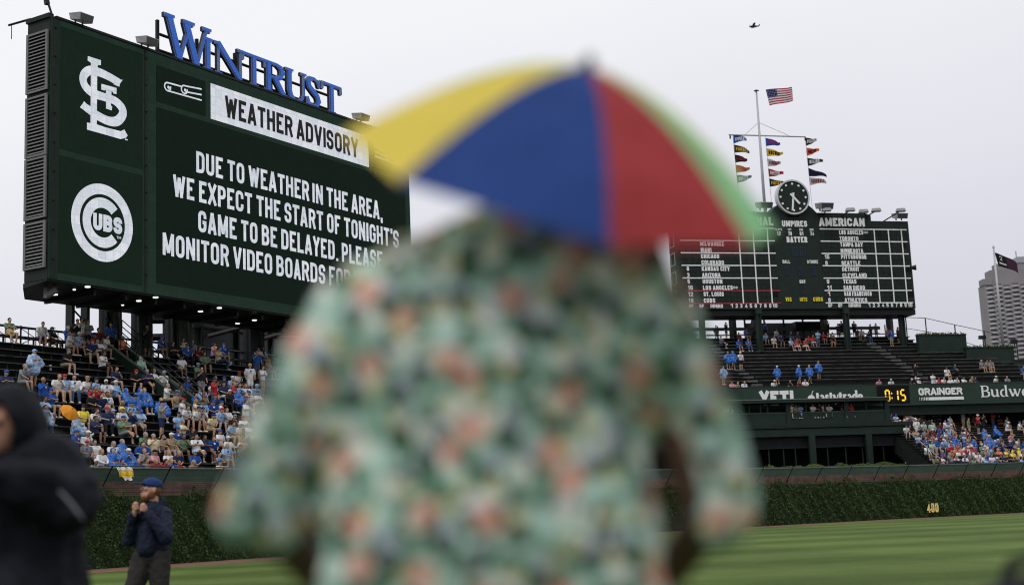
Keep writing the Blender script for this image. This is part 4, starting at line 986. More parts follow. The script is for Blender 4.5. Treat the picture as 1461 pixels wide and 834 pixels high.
# ---- ribbon board with its lettering
RV = -10.0; XRR = 14.0
rbd = thing('ribbon_board', at(SF, 15, RV, 10), 'long green ribbon board with sponsor names and a pitch clock', 'sign board')
MB().boxf(SF, -26, 48, RV, RV + .35, 10.08, 12.02).build('panel', mat('green_ribbon_panel', (.024, .044, .033), .55, 0, .15, 1.0), rbd)
MB().boxf(SF, -26, 48, RV - .04, RV + .38, 12.021, 12.07).build('top_edge', M_green2, rbd)
MB().boxf(SF, -26, 48, RV + .36, RV + .5, 9.2, 12.0).build('backing', M_dkgreen, rbd)
s_ = Sign(SF, RV, off0=.02, step=.003)
def serif_word(word, x0, x1, z0, h, T=.25, thin=.08):
    """heavy serif letters, lower case where given"""
    adv = {'B': .72, 'u': .68, 'd': .66, 'w': .92, 'e': .56, 'i': .34, 's': .48, 'r': .48, 't': .42, 'a': .58, 'y': .64}
    tot = sum(adv[c] for c in word) * h; kx = (x1 - x0) / tot; x = x0
    for c in word:
        W = adv[c] * h * kx; X = .66 * h; T_ = T * h; t_ = thin * h
        k = lambda a, b: (x + a * W, z0 + b * h)
        def sl(a, b, l=.11): s_.stroke([(x + a * W - l * h, z0 + b * h), (x + a * W + l * h, z0 + b * h)], .075 * h)
        def bowl(cx, cz, rx, rz, a0, a1, thick=T_):
            pts = []; ws = []
            for q in range(13):
                a = a0 + (a1 - a0) * q / 12; pts.append((x + cx * W + rx * W * math.cos(a), z0 + cz * h + rz * h * math.sin(a))); ws.append(t_ + (thick - t_) * abs(math.cos(a)))
            s_.stroke(pts, ws)
        if c == 'B': s_.stroke([k(.25, 0), k(.25, 1)], T_); sl(.2, .035, .13); sl(.2, .965, .13); s_.stroke([k(.25, .96), k(.62, .96), k(.8, .86), k(.8, .66), k(.6, .54), k(.25, .53)], [t_, t_, T_ * .8, T_ * .8, t_, t_]); s_.stroke([k(.5, .53), k(.7, .5), k(.88, .38), k(.88, .16), k(.7, .04), k(.25, .04)], [t_, t_, T_, T_, t_, t_])
        elif c == 'u': s_.stroke([k(.22, .64), k(.22, .2), k(.36, .06), k(.6, .08), k(.76, .2)], [T_, T_, T_ * .8, t_, t_]); s_.stroke([k(.76, .64), k(.76, 0)], T_); sl(.16, .63, .09); sl(.7, .63, .09); sl(.84, .035, .09)
        elif c == 'd': bowl(.42, .32, .28, .29, PI * .4, PI * 1.6); s_.stroke([k(.72, 1), k(.72, 0)], T_); sl(.65, .965, .1); sl(.82, .035, .09)
        elif c == 'w':
            for a, b in ((.1, .64), (.46, .64)): s_.stroke([k(a, b), k(a + .2, .02)], T_)
            for a, b in ((.54, .64), (.9, .64)): s_.stroke([k(a, b), k(a - .22, .02)], t_ * 1.3)
            sl(.1, .63, .12); sl(.48, .63, .12); sl(.9, .63, .1)
        elif c == 'e': bowl(.5, .32, .36, .29, .25, PI * 1.78); s_.stroke([k(.18, .34), k(.86, .34), k(.84, .4)], t_)
        elif c == 'i': s_.stroke([k(.5, .64), k(.5, 0)], T_); sl(.4, .63, .1); sl(.5, .035, .14); s_.disc(x + .5 * W, z0 + .88 * h, .11 * h, 10)
        elif c == 's': s_.stroke([k(.8, .5), k(.62, .62), k(.34, .6), k(.24, .46), k(.5, .34), k(.78, .2), k(.62, .05), k(.34, .04), k(.16, .16)], [t_, t_, T_ * .7, T_ * .8, T_, T_ * .8, T_ * .7, t_, t_])
        elif c == 'r': s_.stroke([k(.32, .64), k(.32, 0)], T_); sl(.24, .63, .1); sl(.32, .035, .14); s_.stroke([k(.4, .46), k(.6, .6), k(.86, .56)], [t_, t_, T_])
        elif c == 't': s_.stroke([k(.4, .84), k(.4, .14), k(.56, .04), k(.86, .1)], [T_, T_, T_ * .7, t_]); s_.stroke([k(.08, .62), k(.84, .62)], t_)
        elif c == 'a': s_.stroke([k(.2, .5), k(.4, .62), k(.62, .58), k(.7, .4), k(.7, .1), k(.9, .03)], [T_ * .8, t_, t_, T_, T_, t_]); s_.stroke([k(.68, .36), k(.36, .3), k(.2, .18), k(.34, .04), k(.68, .16)], [t_, t_, T_ * .8, T_ * .6, t_])
        elif c == 'y': s_.stroke([k(.14, .63), k(.5, .04)], T_); s_.stroke([k(.88, .63), k(.46, -.12), k(.2, -.2)], [t_, t_ * 1.2, T_ * .8]); sl(.14, .63, .12); sl(.86, .63, .09)
        x += W
s_.text('YETI', 3.30, 6.62, 10.36, 1.32, .75, .27, .08); s_.build('yeti_lettering', M_white, rbd)
s_ = Sign(SF, RV, off0=.02, step=.003)
s_.disc(8.38, 10.86, .37, 20); s_.stroke([(8.44, 11.2), (8.5, 11.45), (8.62, 11.62)], .07); serif_word('tastytrade', 8.85, 13.55, 10.55, 1.02, .24, .13); s_.build('tasty_lettering', M_white, rbd)
s_ = Sign(SF, RV, off0=.02, step=.003)
s_.text('GRAINGER', 19.3, 23.85, 10.98, .66, .42, .26, .06)
s_.rect(20.3, 23.95, 10.50, 10.78)
for k in range(6): s_.rect(19.32 + k * .16, 19.32 + k * .16 + .035 + .017 * k, 10.50, 10.78)
s_.build('grainger_lettering', M_white, rbd)
s_ = Sign(SF, RV, off0=.02, step=.003); serif_word('Budweiser', 25.75, 33.7, 10.68, 1.08, .19); s_.build('bud_lettering', M_white, rbd)
ua, ub = 15.05, 18.35
MB().boxf(SF, ua, ub, RV - .06, RV - .005, 10.3, 11.92).build('clock_panel', M_void, rbd)
s_ = Sign(SF, RV - .06, off0=.02, step=.003)
def seg(ch, x, w_, z, h):
    on = {'0': 'abcdef', '1': 'bc', '5': 'acdfg'}[ch]; t = .13; hh = h / 2; e_ = .05
    L_ = dict(a=((x, z + h), (x + w_, z + h)), g=((x, z + hh), (x + w_, z + hh)), d=((x, z), (x + w_, z)), f=((x, z + h), (x, z + hh)), b=((x + w_, z + h), (x + w_, z + hh)), e=((x, z + hh), (x, z)), c=((x + w_, z + hh), (x + w_, z)))
    for q in on:
        a, b = L_[q]; d = V2(b[0] - a[0], b[1] - a[1]).normalized() * e_
        s_.stroke([(a[0] + d.x, a[1] + d.y), (b[0] - d.x, b[1] - d.y)], t)
seg('0', 15.85, .40, 10.55, .95); seg('1', 16.72, .38, 10.55, .95); seg('5', 17.42, .42, 10.55, .95)
s_.rect(16.42, 16.52, 10.72, 10.84); s_.rect(16.42, 16.52, 11.15, 11.27)
s_.build('clock_digits', mat('amber_led', (.9, .55, .02), .5, 0, 0, emit=(1, .56, .03, 1.0)), rbd)

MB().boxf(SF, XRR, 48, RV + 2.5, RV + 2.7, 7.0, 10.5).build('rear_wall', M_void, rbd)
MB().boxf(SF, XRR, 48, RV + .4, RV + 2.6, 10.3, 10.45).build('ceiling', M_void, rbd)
# ---- press boxes and dark batter's-eye building
FV = -11.5
be_ = thing('batters_eye_building', at(SF, 5, FV, 4.5), 'dark green low building with window boxes above the shrub terrace', 'building')
XR = 14.95
MB().boxf(SF, -26, XR + .2, FV - .5, FV + 1.4, 10.42, 10.69).build('box_roof', M_green, be_)
MB().boxf(SF, -26, XR + .2, FV - .53, FV - .45, 10.6901, 10.75).build('roof_highlight', _mats['pale_coping_edge'], be_)  # added pale strip, paints a highlight along the roof's front edge
MB().boxf(SF, -26, XR, FV - .0, FV + .25, 8.55, 9.55).build('box_front', M_green, be_)
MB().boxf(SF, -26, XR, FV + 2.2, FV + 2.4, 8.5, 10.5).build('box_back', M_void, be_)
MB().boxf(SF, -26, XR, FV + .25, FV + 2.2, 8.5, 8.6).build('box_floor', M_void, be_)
for x in (1042, 1057, 1069, 1085, 1095, 1124, 1150, 1178, 1207, 1236, 1265):
    u, _ = onp(SF, x, 580, FV); big = x in (1124, 1207, 1265)
    MB().boxf(SF, u - (.22 if big else .06), u + (.22 if big else .06), FV - (.08 if big else -.02), FV + .2, 9.551 if not big else 8.5, 10.419).build('window_post', M_green, be_)
MB().boxf(SF, -26, XR, FV - .03, FV - .001, 9.5, 9.6).build('sill', M_green2, be_)
MB().boxf(SF, -26, XR + .35, FV - .35, FV + .2, 8.35, 8.549).build('ledge', M_green, be_)
MB().boxf(SF, -26, 18.1, FV - 2.6, FV + .3, 8.02, 8.34).build('canopy', M_dkgreen, be_)
MB().boxf(SF, -26, 18.1, FV - 2.5, FV - 2.2, 7.30, 7.95).build('canopy_beam', M_green, be_)
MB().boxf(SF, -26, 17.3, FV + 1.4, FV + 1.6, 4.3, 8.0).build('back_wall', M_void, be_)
for x in (1098, 1119, 1136, 1157, 1182, 1208, 1232, 1238, 1262, 1290):
    u, _ = onp(SF, x, 630, FV - 2.3); big = x in (1157, 1238)
    MB().boxf(SF, u - (.28 if big else .05), u + (.28 if big else .05), FV - (2.62 if big else 2.0), FV - (2.3 if big else 1.92), 4.3, 7.299).build('column', M_green if big else M_dkgreen, be_)
MB().boxf(SF, -26, 17.6, FV - 2.05, FV - 1.99, 6.35, 7.28).build('shade_panel', mat('dark_shade_mesh', (.012, .013, .014), .8, 0, .3, 2), be_)
MB().boxf(SF, -26, 17.6, FV - 2.1, FV - 1.98, 6.28, 6.34).build('shade_rail', M_dkgreen, be_)
mb = MB(); sloped(mb, SF, 17.35, 17.65, FV - 9.5, FV - 2.0, 3.2, 3.2, 4.2, 7.9); mb.build('side_wall', M_dkgreen, be_)
# terrace slope in front, juniper strip
te = MB(); te.face([at(SF, -22, FV + 2, 4.3), at(SF, 17.4, FV + 2, 4.3)] + [WL[7] + wnorm(7) * .4 + V(0, 0, 3.4), WL[6] + wnorm(6) * .4 + V(0, 0, 3.4), WL[5] + wnorm(5) * .4 + V(0, 0, 3.4), WL[4] + wnorm(4) * .4 + V(0, 0, 3.4)])
tag(te.build('terrace', M_asph), kind='structure')
iv, fi = [], []
M_jun = leafmat('juniper_sprig', (.080, .125, .030))
for k in range(30000):
    u = rr.uniform(-12, 18.4); v = FV - 2.9 - rr.random() * 4.2
    hgt = 4.35 + .34 * (.5 + .5 * math.sin(u * 1.9 + v)) * (.6 + .4 * math.sin(u * 4.7)) + (FV - 2.9 - v) * -.12
    leaf(at(SF, u, v, hgt + rr.random() * .22), rr.uniform(.07, .15), V(0, -1, .5).normalized(), V(0, 0, 1))
me = bpy.data.meshes.new('juniper_shrubs'); me.from_pydata(iv, [], fi); me.materials.append(M_jun); tag(link('juniper_shrubs', me), kind='stuff')

# ================================================================== LOWER RIGHT BLEACHERS
WD, WR_ = .85, .268
def wrow(i): return .7 + WD * i, 3.2 + WR_ * i
rbk = thing('bleachers', at(WF, 12, 4, 4), 'dark lower right bleachers packed with fans below the ribbon board', 'bleachers', 'stepped bleachers around the outfield')
for i in range(22):
    v, z = wrow(i)
    t_ = min(1, i / 10); x0 = onp(WF, 1345 + (1299 - 1345) * t_, 660 + (614 - 660) * t_, v)[0] if i <= 10 else onp(WF, 1299 - (i - 10) * 4, 612 - (i - 10) * 3, v)[0]
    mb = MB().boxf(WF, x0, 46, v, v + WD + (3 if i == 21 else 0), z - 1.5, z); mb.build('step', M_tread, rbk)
    if i < 20:
        be = MB(); be.boxf(WF, x0 + .3, 46, v + .4, v + .7, z + .37, z + .41, 0); be.boxf(WF, x0 + .3, 46, v + .385, v + .399, z + .365, z + .415, 1); be.build('bench', [M_bench, M_nose], rbk)
o = thing('stair_handrail', at(WF, 2, 1, 4), 'thin pale handrail slanting down beside the lower right bleachers', 'handrail')
a = hit(1296, 615, at(WF, 0, 8, 0), WF[2]); b = hit(1342, 654, at(WF, 0, 1.2, 0), WF[2])
MB().bar(a, b, .07).build('rail', M_grey, o)
for k in range(6): p = a.lerp(b, k / 5); MB().bar(p, p - V(0, 0, 1.0), .05).build('post', M_black, o)
# ================================================================== FLAGPOLE AND PENNANTS
M_pole = mat('pale_painted_pole', (.42, .43, .44), .45, .1, .1, 3)
PV = 2.1
pole = thing('flagpole', at(SF, 10.6, PV, 30), 'tall pale flagpole with a yardarm above the scoreboard', 'flagpole')
MB().tube([at(SF, 10.75, PV, 28.5), at(SF, 10.75, PV, 36), at(SF, 10.75, PV, 44.0)], [.17, .14, .09], 10).build('mast', M_pole, pole, smooth=True)
MB().tube([at(SF, 10.75, PV, 44), at(SF, 10.75, PV, 44.12)], [.3, .12], 10).build('truck_cap', M_grey, pole)
ya, yb = onp(SF, 1041, 191.5, PV), onp(SF, 1148, 196, PV)
MB().tube([at(SF, ya[0] - .1, PV, (ya[1] + yb[1]) / 2), at(SF, yb[0] + .1, PV, (ya[1] + yb[1]) / 2)], .075, 8).build('yardarm', M_pole, pole)
YZ = (ya[1] + yb[1]) / 2
for x in (1062, 1128): u, _ = onp(SF, x, 190, PV); MB().tube([at(SF, u, PV, YZ), at(SF, 10.75, PV, 41.0 - .4)], .025, 4).build('stay', M_pole, pole)
hal = [onp(SF, 1046, 200, PV)[0], 10.75 + .62, onp(SF, 1149, 200, PV)[0]]
for u in hal: MB().tube([at(SF, u, PV, YZ), at(SF, u + .2, PV, 31)], .018, 4).build('halyard', M_grey, pole)
for u in (ya[0], yb[0]): MB().tube([at(SF, u, PV - .1, YZ - .1), at(SF, u, PV - .1, YZ - .45)], .08, 6).build('pulley', M_black, pole)
cloth = {}
def clothm(n, c):
    return mat('flag_' + n, c, .8, 0, .12, 2, trans=.3)
def flag(u, z, L, H, name, colr, txt, tcol, lab, cat, ph, tip=.35, droop=.1, frm=SF, v=PV, grp=None, rise=0):
    o = thing(name, at(frm, u, v, z), lab, cat, grp)
    def fn(x, y, off):          # x 0..L along, y -H..0
        s = x / L
        wz = rise * s - droop * s * s * L + .07 * L * math.sin(s * 5.5 + ph) * s
        wy = .16 * L * math.sin(s * 7 + ph) * s
        return at(frm, u + x * (1 - .06 * s), v + wy - off, z + y + wz)
    n = 14; mb = MB()
    for k in range(n):
        for side in (1, -1):
            x0, x1 = L * k / n, L * (k + 1) / n
            h = lambda x: H * (1 - (1 - tip) * x / L)
            m0, m1 = -H / 2, -H / 2
            f = [fn(x0, m0 - h(x0) / 2, side * .008), fn(x1, m1 - h(x1) / 2, side * .008), fn(x1, m1 + h(x1) / 2, side * .008), fn(x0, m0 + h(x0) / 2, side * .008)]
            mb.face(f if side > 0 else f[::-1])
    mb.build('cloth', clothm(colr[0], colr[1]), o, smooth=True)
    if txt:
        s_ = Sign(frm, v, off0=.03, step=.002, fn=fn)
        hh = H * .42; s_.text(txt, L * .1, L * .8, -H / 2 - hh / 2, hh, .4, .22, .12); s_.build('lettering', clothm(tcol[0], tcol[1]), o)
    return o
C = dict(white=('white', (.75, .75, .75)), gold=('gold', (.75, .48, .06)), blue=('blue', (.02, .09, .42)), navy=('navy', (.012, .016, .05)), brown=('brown', (.07, .045, .03)), black=('black', (.012, .012, .013)), red=('red', (.45, .02, .035)), orange=('orange', (.75, .13, .02)), tan=('rust', (.42, .20, .10)), teal=('teal', (.16, .22, .21)), purple=('purple', (.06, .03, .11)), yellow=('yellow', (.72, .50, .04)), plum=('plum', (.05, .025, .045)), dteal=('dark_teal', (.02, .04, .05)), pale=('pale_grey', (.55, .52, .53)), maroon=('maroon', (.25, .03, .04)))
PN = [[(201, 'blue', 'DODGERS', 'white', 'blue pennant at the top of the left halyard', .25, 1.7), (214, 'brown', 'PADRES', 'gold', 'brown and gold pennant second on the left halyard', -.1, 2.0), (228, 'black', 'D-BACKS', 'maroon', 'black and maroon pennant third on the left halyard', .0, 1.6), (242.5, 'tan', 'GIANTS', 'orange', 'rust orange pennant fourth on the left halyard', .1, 1.75), (257, 'teal', 'ROCKIES', 'white', 'grey teal pennant at the bottom of the left halyard', .3, 1.8)],
      [(203.5, 'blue', 'CUBS', 'red', 'blue pennant with red letters at the top of the middle halyard', .0, 1.9), (218, 'yellow', 'BREWERS', 'navy', 'yellow pennant second on the middle halyard', .0, 2.1), (232.5, 'pale', 'CARDINALS', 'maroon', 'pale grey pennant third on the middle halyard', .0, 1.6), (247, 'red', 'REDS', 'white', 'red pennant fourth on the middle halyard', .0, 1.75), (261, 'black', 'PIRATES', 'gold', 'black and gold pennant half behind the clock', .0, 1.75)],
      [(201.5, 'plum', 'PHILLIES', 'white', 'dark plum pennant at the top of the right halyard', .25, 1.35), (216, 'orange', 'METS', 'navy', 'bright orange pennant second on the right halyard', .25, 1.5), (230.5, 'dteal', 'MARLINS', 'white', 'dark teal pennant third on the right halyard', .2, 1.8), (245, 'navy', '', 'white', 'plain navy pennant fourth on the right halyard', -.25, 2.1), (258, 'pale', 'NATIONALS', 'maroon', 'pale pennant with red letters at the bottom of the right halyard', .1, 2.1)]]
G['-'] = (.5, [[(0, .5), (1, .5)]])
for ci, colm in enumerate(PN):
    for k, (yy, c, t, tc_, lab, rise, L) in enumerate(colm):
        _, z = onp(SF, 1100, yy, PV); u = hal[ci] + .015 * k + .05
        flag(u, z + .48 + (0 if ci else 0), L * .95, .88, 'pennant', C[c], t, C[tc_], lab, 'pennant', .7 * k + ci * 1.3, .28, .06, grp='team pennants on the yardarm', rise=rise)
# stars and stripes
fo = thing('national_flag', at(SF, 11.0, PV, 42), 'striped national flag flying from the top of the flagpole', 'flag')
FU, FZt = onp(SF, 1092.5, 128, PV); FH, FL = 1.72, 3.35
def ff(x, y, off):
    s = x / FL
    return at(SF, FU + x * .93 + (-y / FH) * .30 * (1 - s), PV + .22 * math.sin(s * 8) * s - off, FZt + y * (1 - .12 * s) + .42 * s + .10 * math.sin(s * 6.5 + .6) * s ** .6)
M_fr, M_fw, M_fb = clothm('stripe_red', (.40, .02, .05)), clothm('stripe_white', (.72, .70, .72)), clothm('canton_navy', (.015, .022, .11))
mb = MB()
for a in range(26):
    for b in range(13):
        x0, x1 = FL * a / 26, FL * (a + 1) / 26; y0, y1 = -FH * b / 13, -FH * (b + 1) / 13
        mi = 2 if (a < 10 and b < 7) else (0 if b % 2 == 0 else 1)
        mb.face([ff(x0, y1, 0), ff(x1, y1, 0), ff(x1, y0, 0), ff(x0, y0, 0)], mi)
mb.build('cloth', [M_fr, M_fw, M_fb], fo, smooth=True)
st_ = MB()
for a in range(6):
    for b in range(5):
        x, y = FL * (a + .7) * 10 / 26 / 6.3, -FH * (b + .6) * 7 / 13 / 5.3
        pts = [ff(x + .055 * (1 if q % 2 == 0 else .45) * math.cos(q * PI / 5 + PI / 2), y + .055 * (1 if q % 2 == 0 else .45) * math.sin(q * PI / 5 + PI / 2), .012) for q in range(10)]; st_.face(pts)
st_.build('star', M_fw, fo)
# right flagpole
u, z1 = onp(SF, 1416, 353, -2.0); _, z0 = onp(SF, 1430, 492, -2.0)
o = thing('flagpole', at(SF, u, -2, z0), 'white flagpole with a dark flag in front of the apartment tower', 'flagpole')
MB().tube([at(SF, u + .12, -2, z0 - .5), at(SF, u + .12, -2, z1)], [.16, .09], 10).build('mast', M_pole, o, smooth=True); MB().tube([at(SF, u + .12, -2, z1), at(SF, u + .12, -2, z1 + .25)], [.15, .05], 8).build('finial', M_pole, o)
fo = thing('dark_flag', at(SF, u + .2, -2, z1 - .8), 'dark flag with white numerals drooping from the right flagpole', 'flag')
fu, fz = onp(SF, 1419, 360, -2.0)
def f2(x, y, off): s = x / 3.0; return at(SF, fu + x * .82 + (-y) * .22 * (1 - s), -2.0 + .3 * math.sin(s * 6) * s - off, fz + y * (1 - .25 * s) - 1.15 * s ** 1.4)
mb = MB()
for a in range(14):
    for b in range(6):
        x0, x1 = 3.0 * a / 14, 3.0 * (a + 1) / 14; y0, y1 = -1.45 * b / 6, -1.45 * (b + 1) / 6
        mb.face([f2(x0, y1, 0), f2(x1, y1, 0), f2(x1, y0, 0), f2(x0, y0, 0)], 1 if a > 6 else 0)
mb.build('cloth', [clothm('black', C['black'][1]), clothm('plum', C['plum'][1])], fo, smooth=True)
s_ = Sign(SF, -2, off0=.03, step=.002, fn=f2); s_.text('2', .55, .95, -.72, .5, .4, .22); s_.stroke([(.28, -1.05), (1.4, -1.05)], .2); s_.build('lettering', clothm('white', C['white'][1]), fo)
# small flag seen past the shirt
P0 = at(SF, 0, 12, 0); u0, z0 = onp(SF, 912, 350, 12); u1, z1 = onp(SF, 916, 395, 12)
o = thing('flagpole', at(SF, u0 + .1, 12, 15), 'thin dark flagpole seen between the umbrella and the scoreboard', 'flagpole')
MB().tube([at(SF, u0 + .15, 12, 15), at(SF, u0 + .15, 12, z0 + .3)], .06, 6).build('mast', M_black, o)
fo = thing('dark_flag', at(SF, u0 + .2, 12, z0 - 1), 'brown flag hanging limp beside the thin pole left of the scoreboard', 'flag')
mb = MB()
f3 = lambda x, y: at(SF, u0 + .25 + x * .7 + y * .32, 12 + .2 * math.sin(x * 5), z0 - .2 - y * 1.0 - x * .6)
for a in range(5):
    for b in range(8): mb.face([f3(a * .18, b * .45), f3(a * .18 + .18, b * .45), f3(a * .18 + .18, b * .45 + .45), f3(a * .18, b * .45 + .45)], (a + b) % 3 == 0)
mb.build('cloth', [clothm('brown', C['brown'][1]), clothm('grey_brown', (.2, .17, .15))], fo, smooth=True)

# ================================================================== AIRCRAFT
d = ray(1076, 38).normalized(); P = CAM + d * 700
o = thing('airplane', P, 'tiny dark propeller airplane high in the pale sky above the flagpole', 'airplane')
M_air = mat('dark_aircraft_paint', (.05, .05, .06), .5, 0, .1)
MB().tube([P + V(-2.2, 0, .1), P + V(-1.2, 0, .0), P + V(.5, 0, 0), P + V(2.6, 0, .25)], [.3, .6, .55, .12], 8).build('fuselage', M_air, o)
MB().hexa([P + V(-.9, -3.6, .5), P + V(.2, -3.6, .5), P + V(.4, 3.6, .5), P + V(-.9, 3.6, .5), P + V(-.9, -3.6, .62), P + V(.2, -3.6, .62), P + V(.4, 3.6, .62), P + V(-.9, 3.6, .62)]).build('wing', M_air, o)
MB().hexa([P + V(2.1, -.05, .2), P + V(2.7, -.05, .2), P + V(2.7, .05, .2), P + V(2.1, .05, .2), P + V(2.5, -.05, 1.1), P + V(2.9, -.05, 1.1), P + V(2.9, .05, 1.1), P + V(2.5, .05, 1.1)]).build('tail_fin', M_air, o)
MB().bar(P + V(2.4, -1.2, .3), P + V(2.4, 1.2, .3), .3).build('tailplane', M_air, o); MB().bar(P + V(-2.25, 0, -.8), P + V(-2.25, 0, 1.0), .1).build('propeller', M_air, o)
MB().tube([P + V(-.8, -.8, -.9), P + V(-.4, -.8, -.9)], .3, 8).build('wheel', M_air, o)

# ================================================================== APARTMENT TOWER (far)
TY = 900.0
def tp(x, y, dy=0): return hit(x, y, V(0, TY + dy, 0), V(0, 1, 0))
M_tw = mat('grey_brown_tower_brick', (.25, .235, .24), .85, 0, .1, .05); M_bal = mat('pale_balcony_parapet', (.40, .385, .39), .8, 0, .12, .12); M_win = mat('dark_tower_glass', (.12, .12, .13), .5, 0, .4, .15)  # tower colours lightened to stand in for distance haze
a = tp(1411, 500); x0 = a.x + 1
tower = thing('apartment_tower', V(x0, TY, 0), 'tall grey brown apartment tower with rows of sawtooth balconies', 'building')
zt = tp(1404, 400).z; zt2 = tp(1413, 385).z; zt3 = tp(1430, 375).z; xe = x0 + 75
MB().box(x0, xe, TY, TY + 12, 0, zt - 3).build('wall', M_tw, tower)
MB().box(x0 + 5, xe, TY - .0 + .5, TY + 11.5, zt - 3, zt2).build('setback', M_tw, tower); MB().box(x0 + 10, xe - 5, TY + 2, TY + 11, zt2, zt3).build('penthouse', M_tw, tower)
MB().box(x0 + 24, xe - 10, TY + 1.5, TY + 10, zt3, zt3 + 4).build('plant_room', mat('pale_roof_plant', (.33, .35, .38), .6, 0, .1, .2), tower)
MB().box(x0 - .6, x0 + 5.5, TY - .6, TY + 8, zt - 3, zt + 1.0).build('corner_parapet', M_tw, tower)
flo = 2.95; z = zt - 6
cb_ = cw_ = None
nf = 0
while z > 70 and nf < 24:
    for k in range(7):
        xx = x0 + 1.0 + k * 5.6
        if cb_ is None:
            def rel(v, f, m_, nm):
                me = bpy.data.meshes.new(nm); me.from_pydata(v, [], f); me.materials.append(m_); return me
            A = 5.0
            bv = [(0, 0, 0), (A * .55, -2.2, 0), (A, -.6, 0), (A, 0, 0), (0, 0, 1.25), (A * .55, -2.2, 1.25), (A, -.6, 1.25), (A, 0, 1.25)]
            cb_ = rel(bv, [(3, 2, 1, 0), (4, 5, 6, 7), (0, 1, 5, 4), (1, 2, 6, 5), (2, 3, 7, 6)], M_bal, 'balcony')
            cw_ = rel([(.4, -.05, 1.3), (A - .4, -.05, 1.3), (A - .4, -.05, 2.7), (.4, -.05, 2.7)], [(0, 1, 2, 3)], M_win, 'window')
        dz = (k % 2) * 0.9
        if z + dz > zt - 4 + (6 if k > 1 else 0): continue
        link('balcony', cb_, tower, (xx - x0, 0, z + dz)); link('window', cw_, tower, (xx - x0, 0, z + dz))
    z -= flo; nf += 1
for k in range(3): MB().bar(V(x0 + 26 + k * 7, TY + 8, zt3 + 4), V(x0 + 26 + k * 7, TY + 8, zt3 + 9), .5).build('roof_mast', M_grey, tower)

# ================================================================== CROWD
SK = [(.42, .25, .17), (.36, .20, .13), (.48, .30, .21), (.22, .12, .075), (.40, .23, .15)]
M_skin = []
for i, c in enumerate(SK): M_skin.append(mat('skin_%s' % 'abcde'[i], c, .55, 0, .08, 8))
HAIR = [mat('hair_' + n, c, .6, 0, .3, 30) for n, c in (('dark', (.018, .012, .009)), ('brown', (.06, .03, .016)), ('blond', (.32, .2, .09)), ('grey', (.25, .24, .23)), ('black', (.01, .009, .009)))]
CC = {'W': ('white', (.66, .66, .67)), 'B': ('royal blue', (.018, .078, .34)), 'L': ('light blue', (.26, .43, .66)), 'N': ('navy', (.018, .03, .09)), 'K': ('black', (.014, .014, .016)), 'G': ('grey', (.20, .21, .22)), 'R': ('red', (.42, .025, .035)), 'O': ('orange', (.75, .22, .10)), 'C': ('cream', (.66, .56, .38)), 'E': ('mint green', (.32, .46, .39)), 'Y': ('yellow', (.75, .62, .06)), 'T': ('tan', (.30, .23, .15)), 'P': ('pink', (.62, .28, .33)), 'V': ('patterned green', (.13, .22, .13)), 'M': ('maroon', (.14, .02, .03)), 'A': ('clear blue', (.38, .52, .74)), 'J': ('denim', (.05, .085, .16))}
MCL = {}
for k_, (n, c) in CC.items():
    MCL[k_] = mat('cloth_' + n.replace(' ', '_'), c, .85, 0, .18 if k_ != 'V' else .75, 9 if k_ != 'V' else 16, .5, 12)
MP = {'B': mat('poncho_plastic_blue', (.018, .135, .50), .35, 0, .35, 5, .9, 7, spec=.6, trans=.2), 'A': mat('poncho_plastic_clear_blue', (.36, .5, .76), .3, 0, .5, 6, .9, 7, spec=.6, trans=.25), 'Y': mat('poncho_plastic_yellow', (.7, .62, .08), .3, 0, .3, 5, .9, 7, spec=.6, trans=.2), 'L': mat('poncho_plastic_light', (.2, .42, .74), .3, 0, .4, 5, .9, 7, spec=.6, trans=.2)}
MP['O'] = MCL['O']; MP['W'] = MCL['W']; MP['G'] = MCL['G']
def slotmesh(me):
    me.materials.clear(); me.materials.append(None); return me
def P3(x, y, z): return (x, y, z)
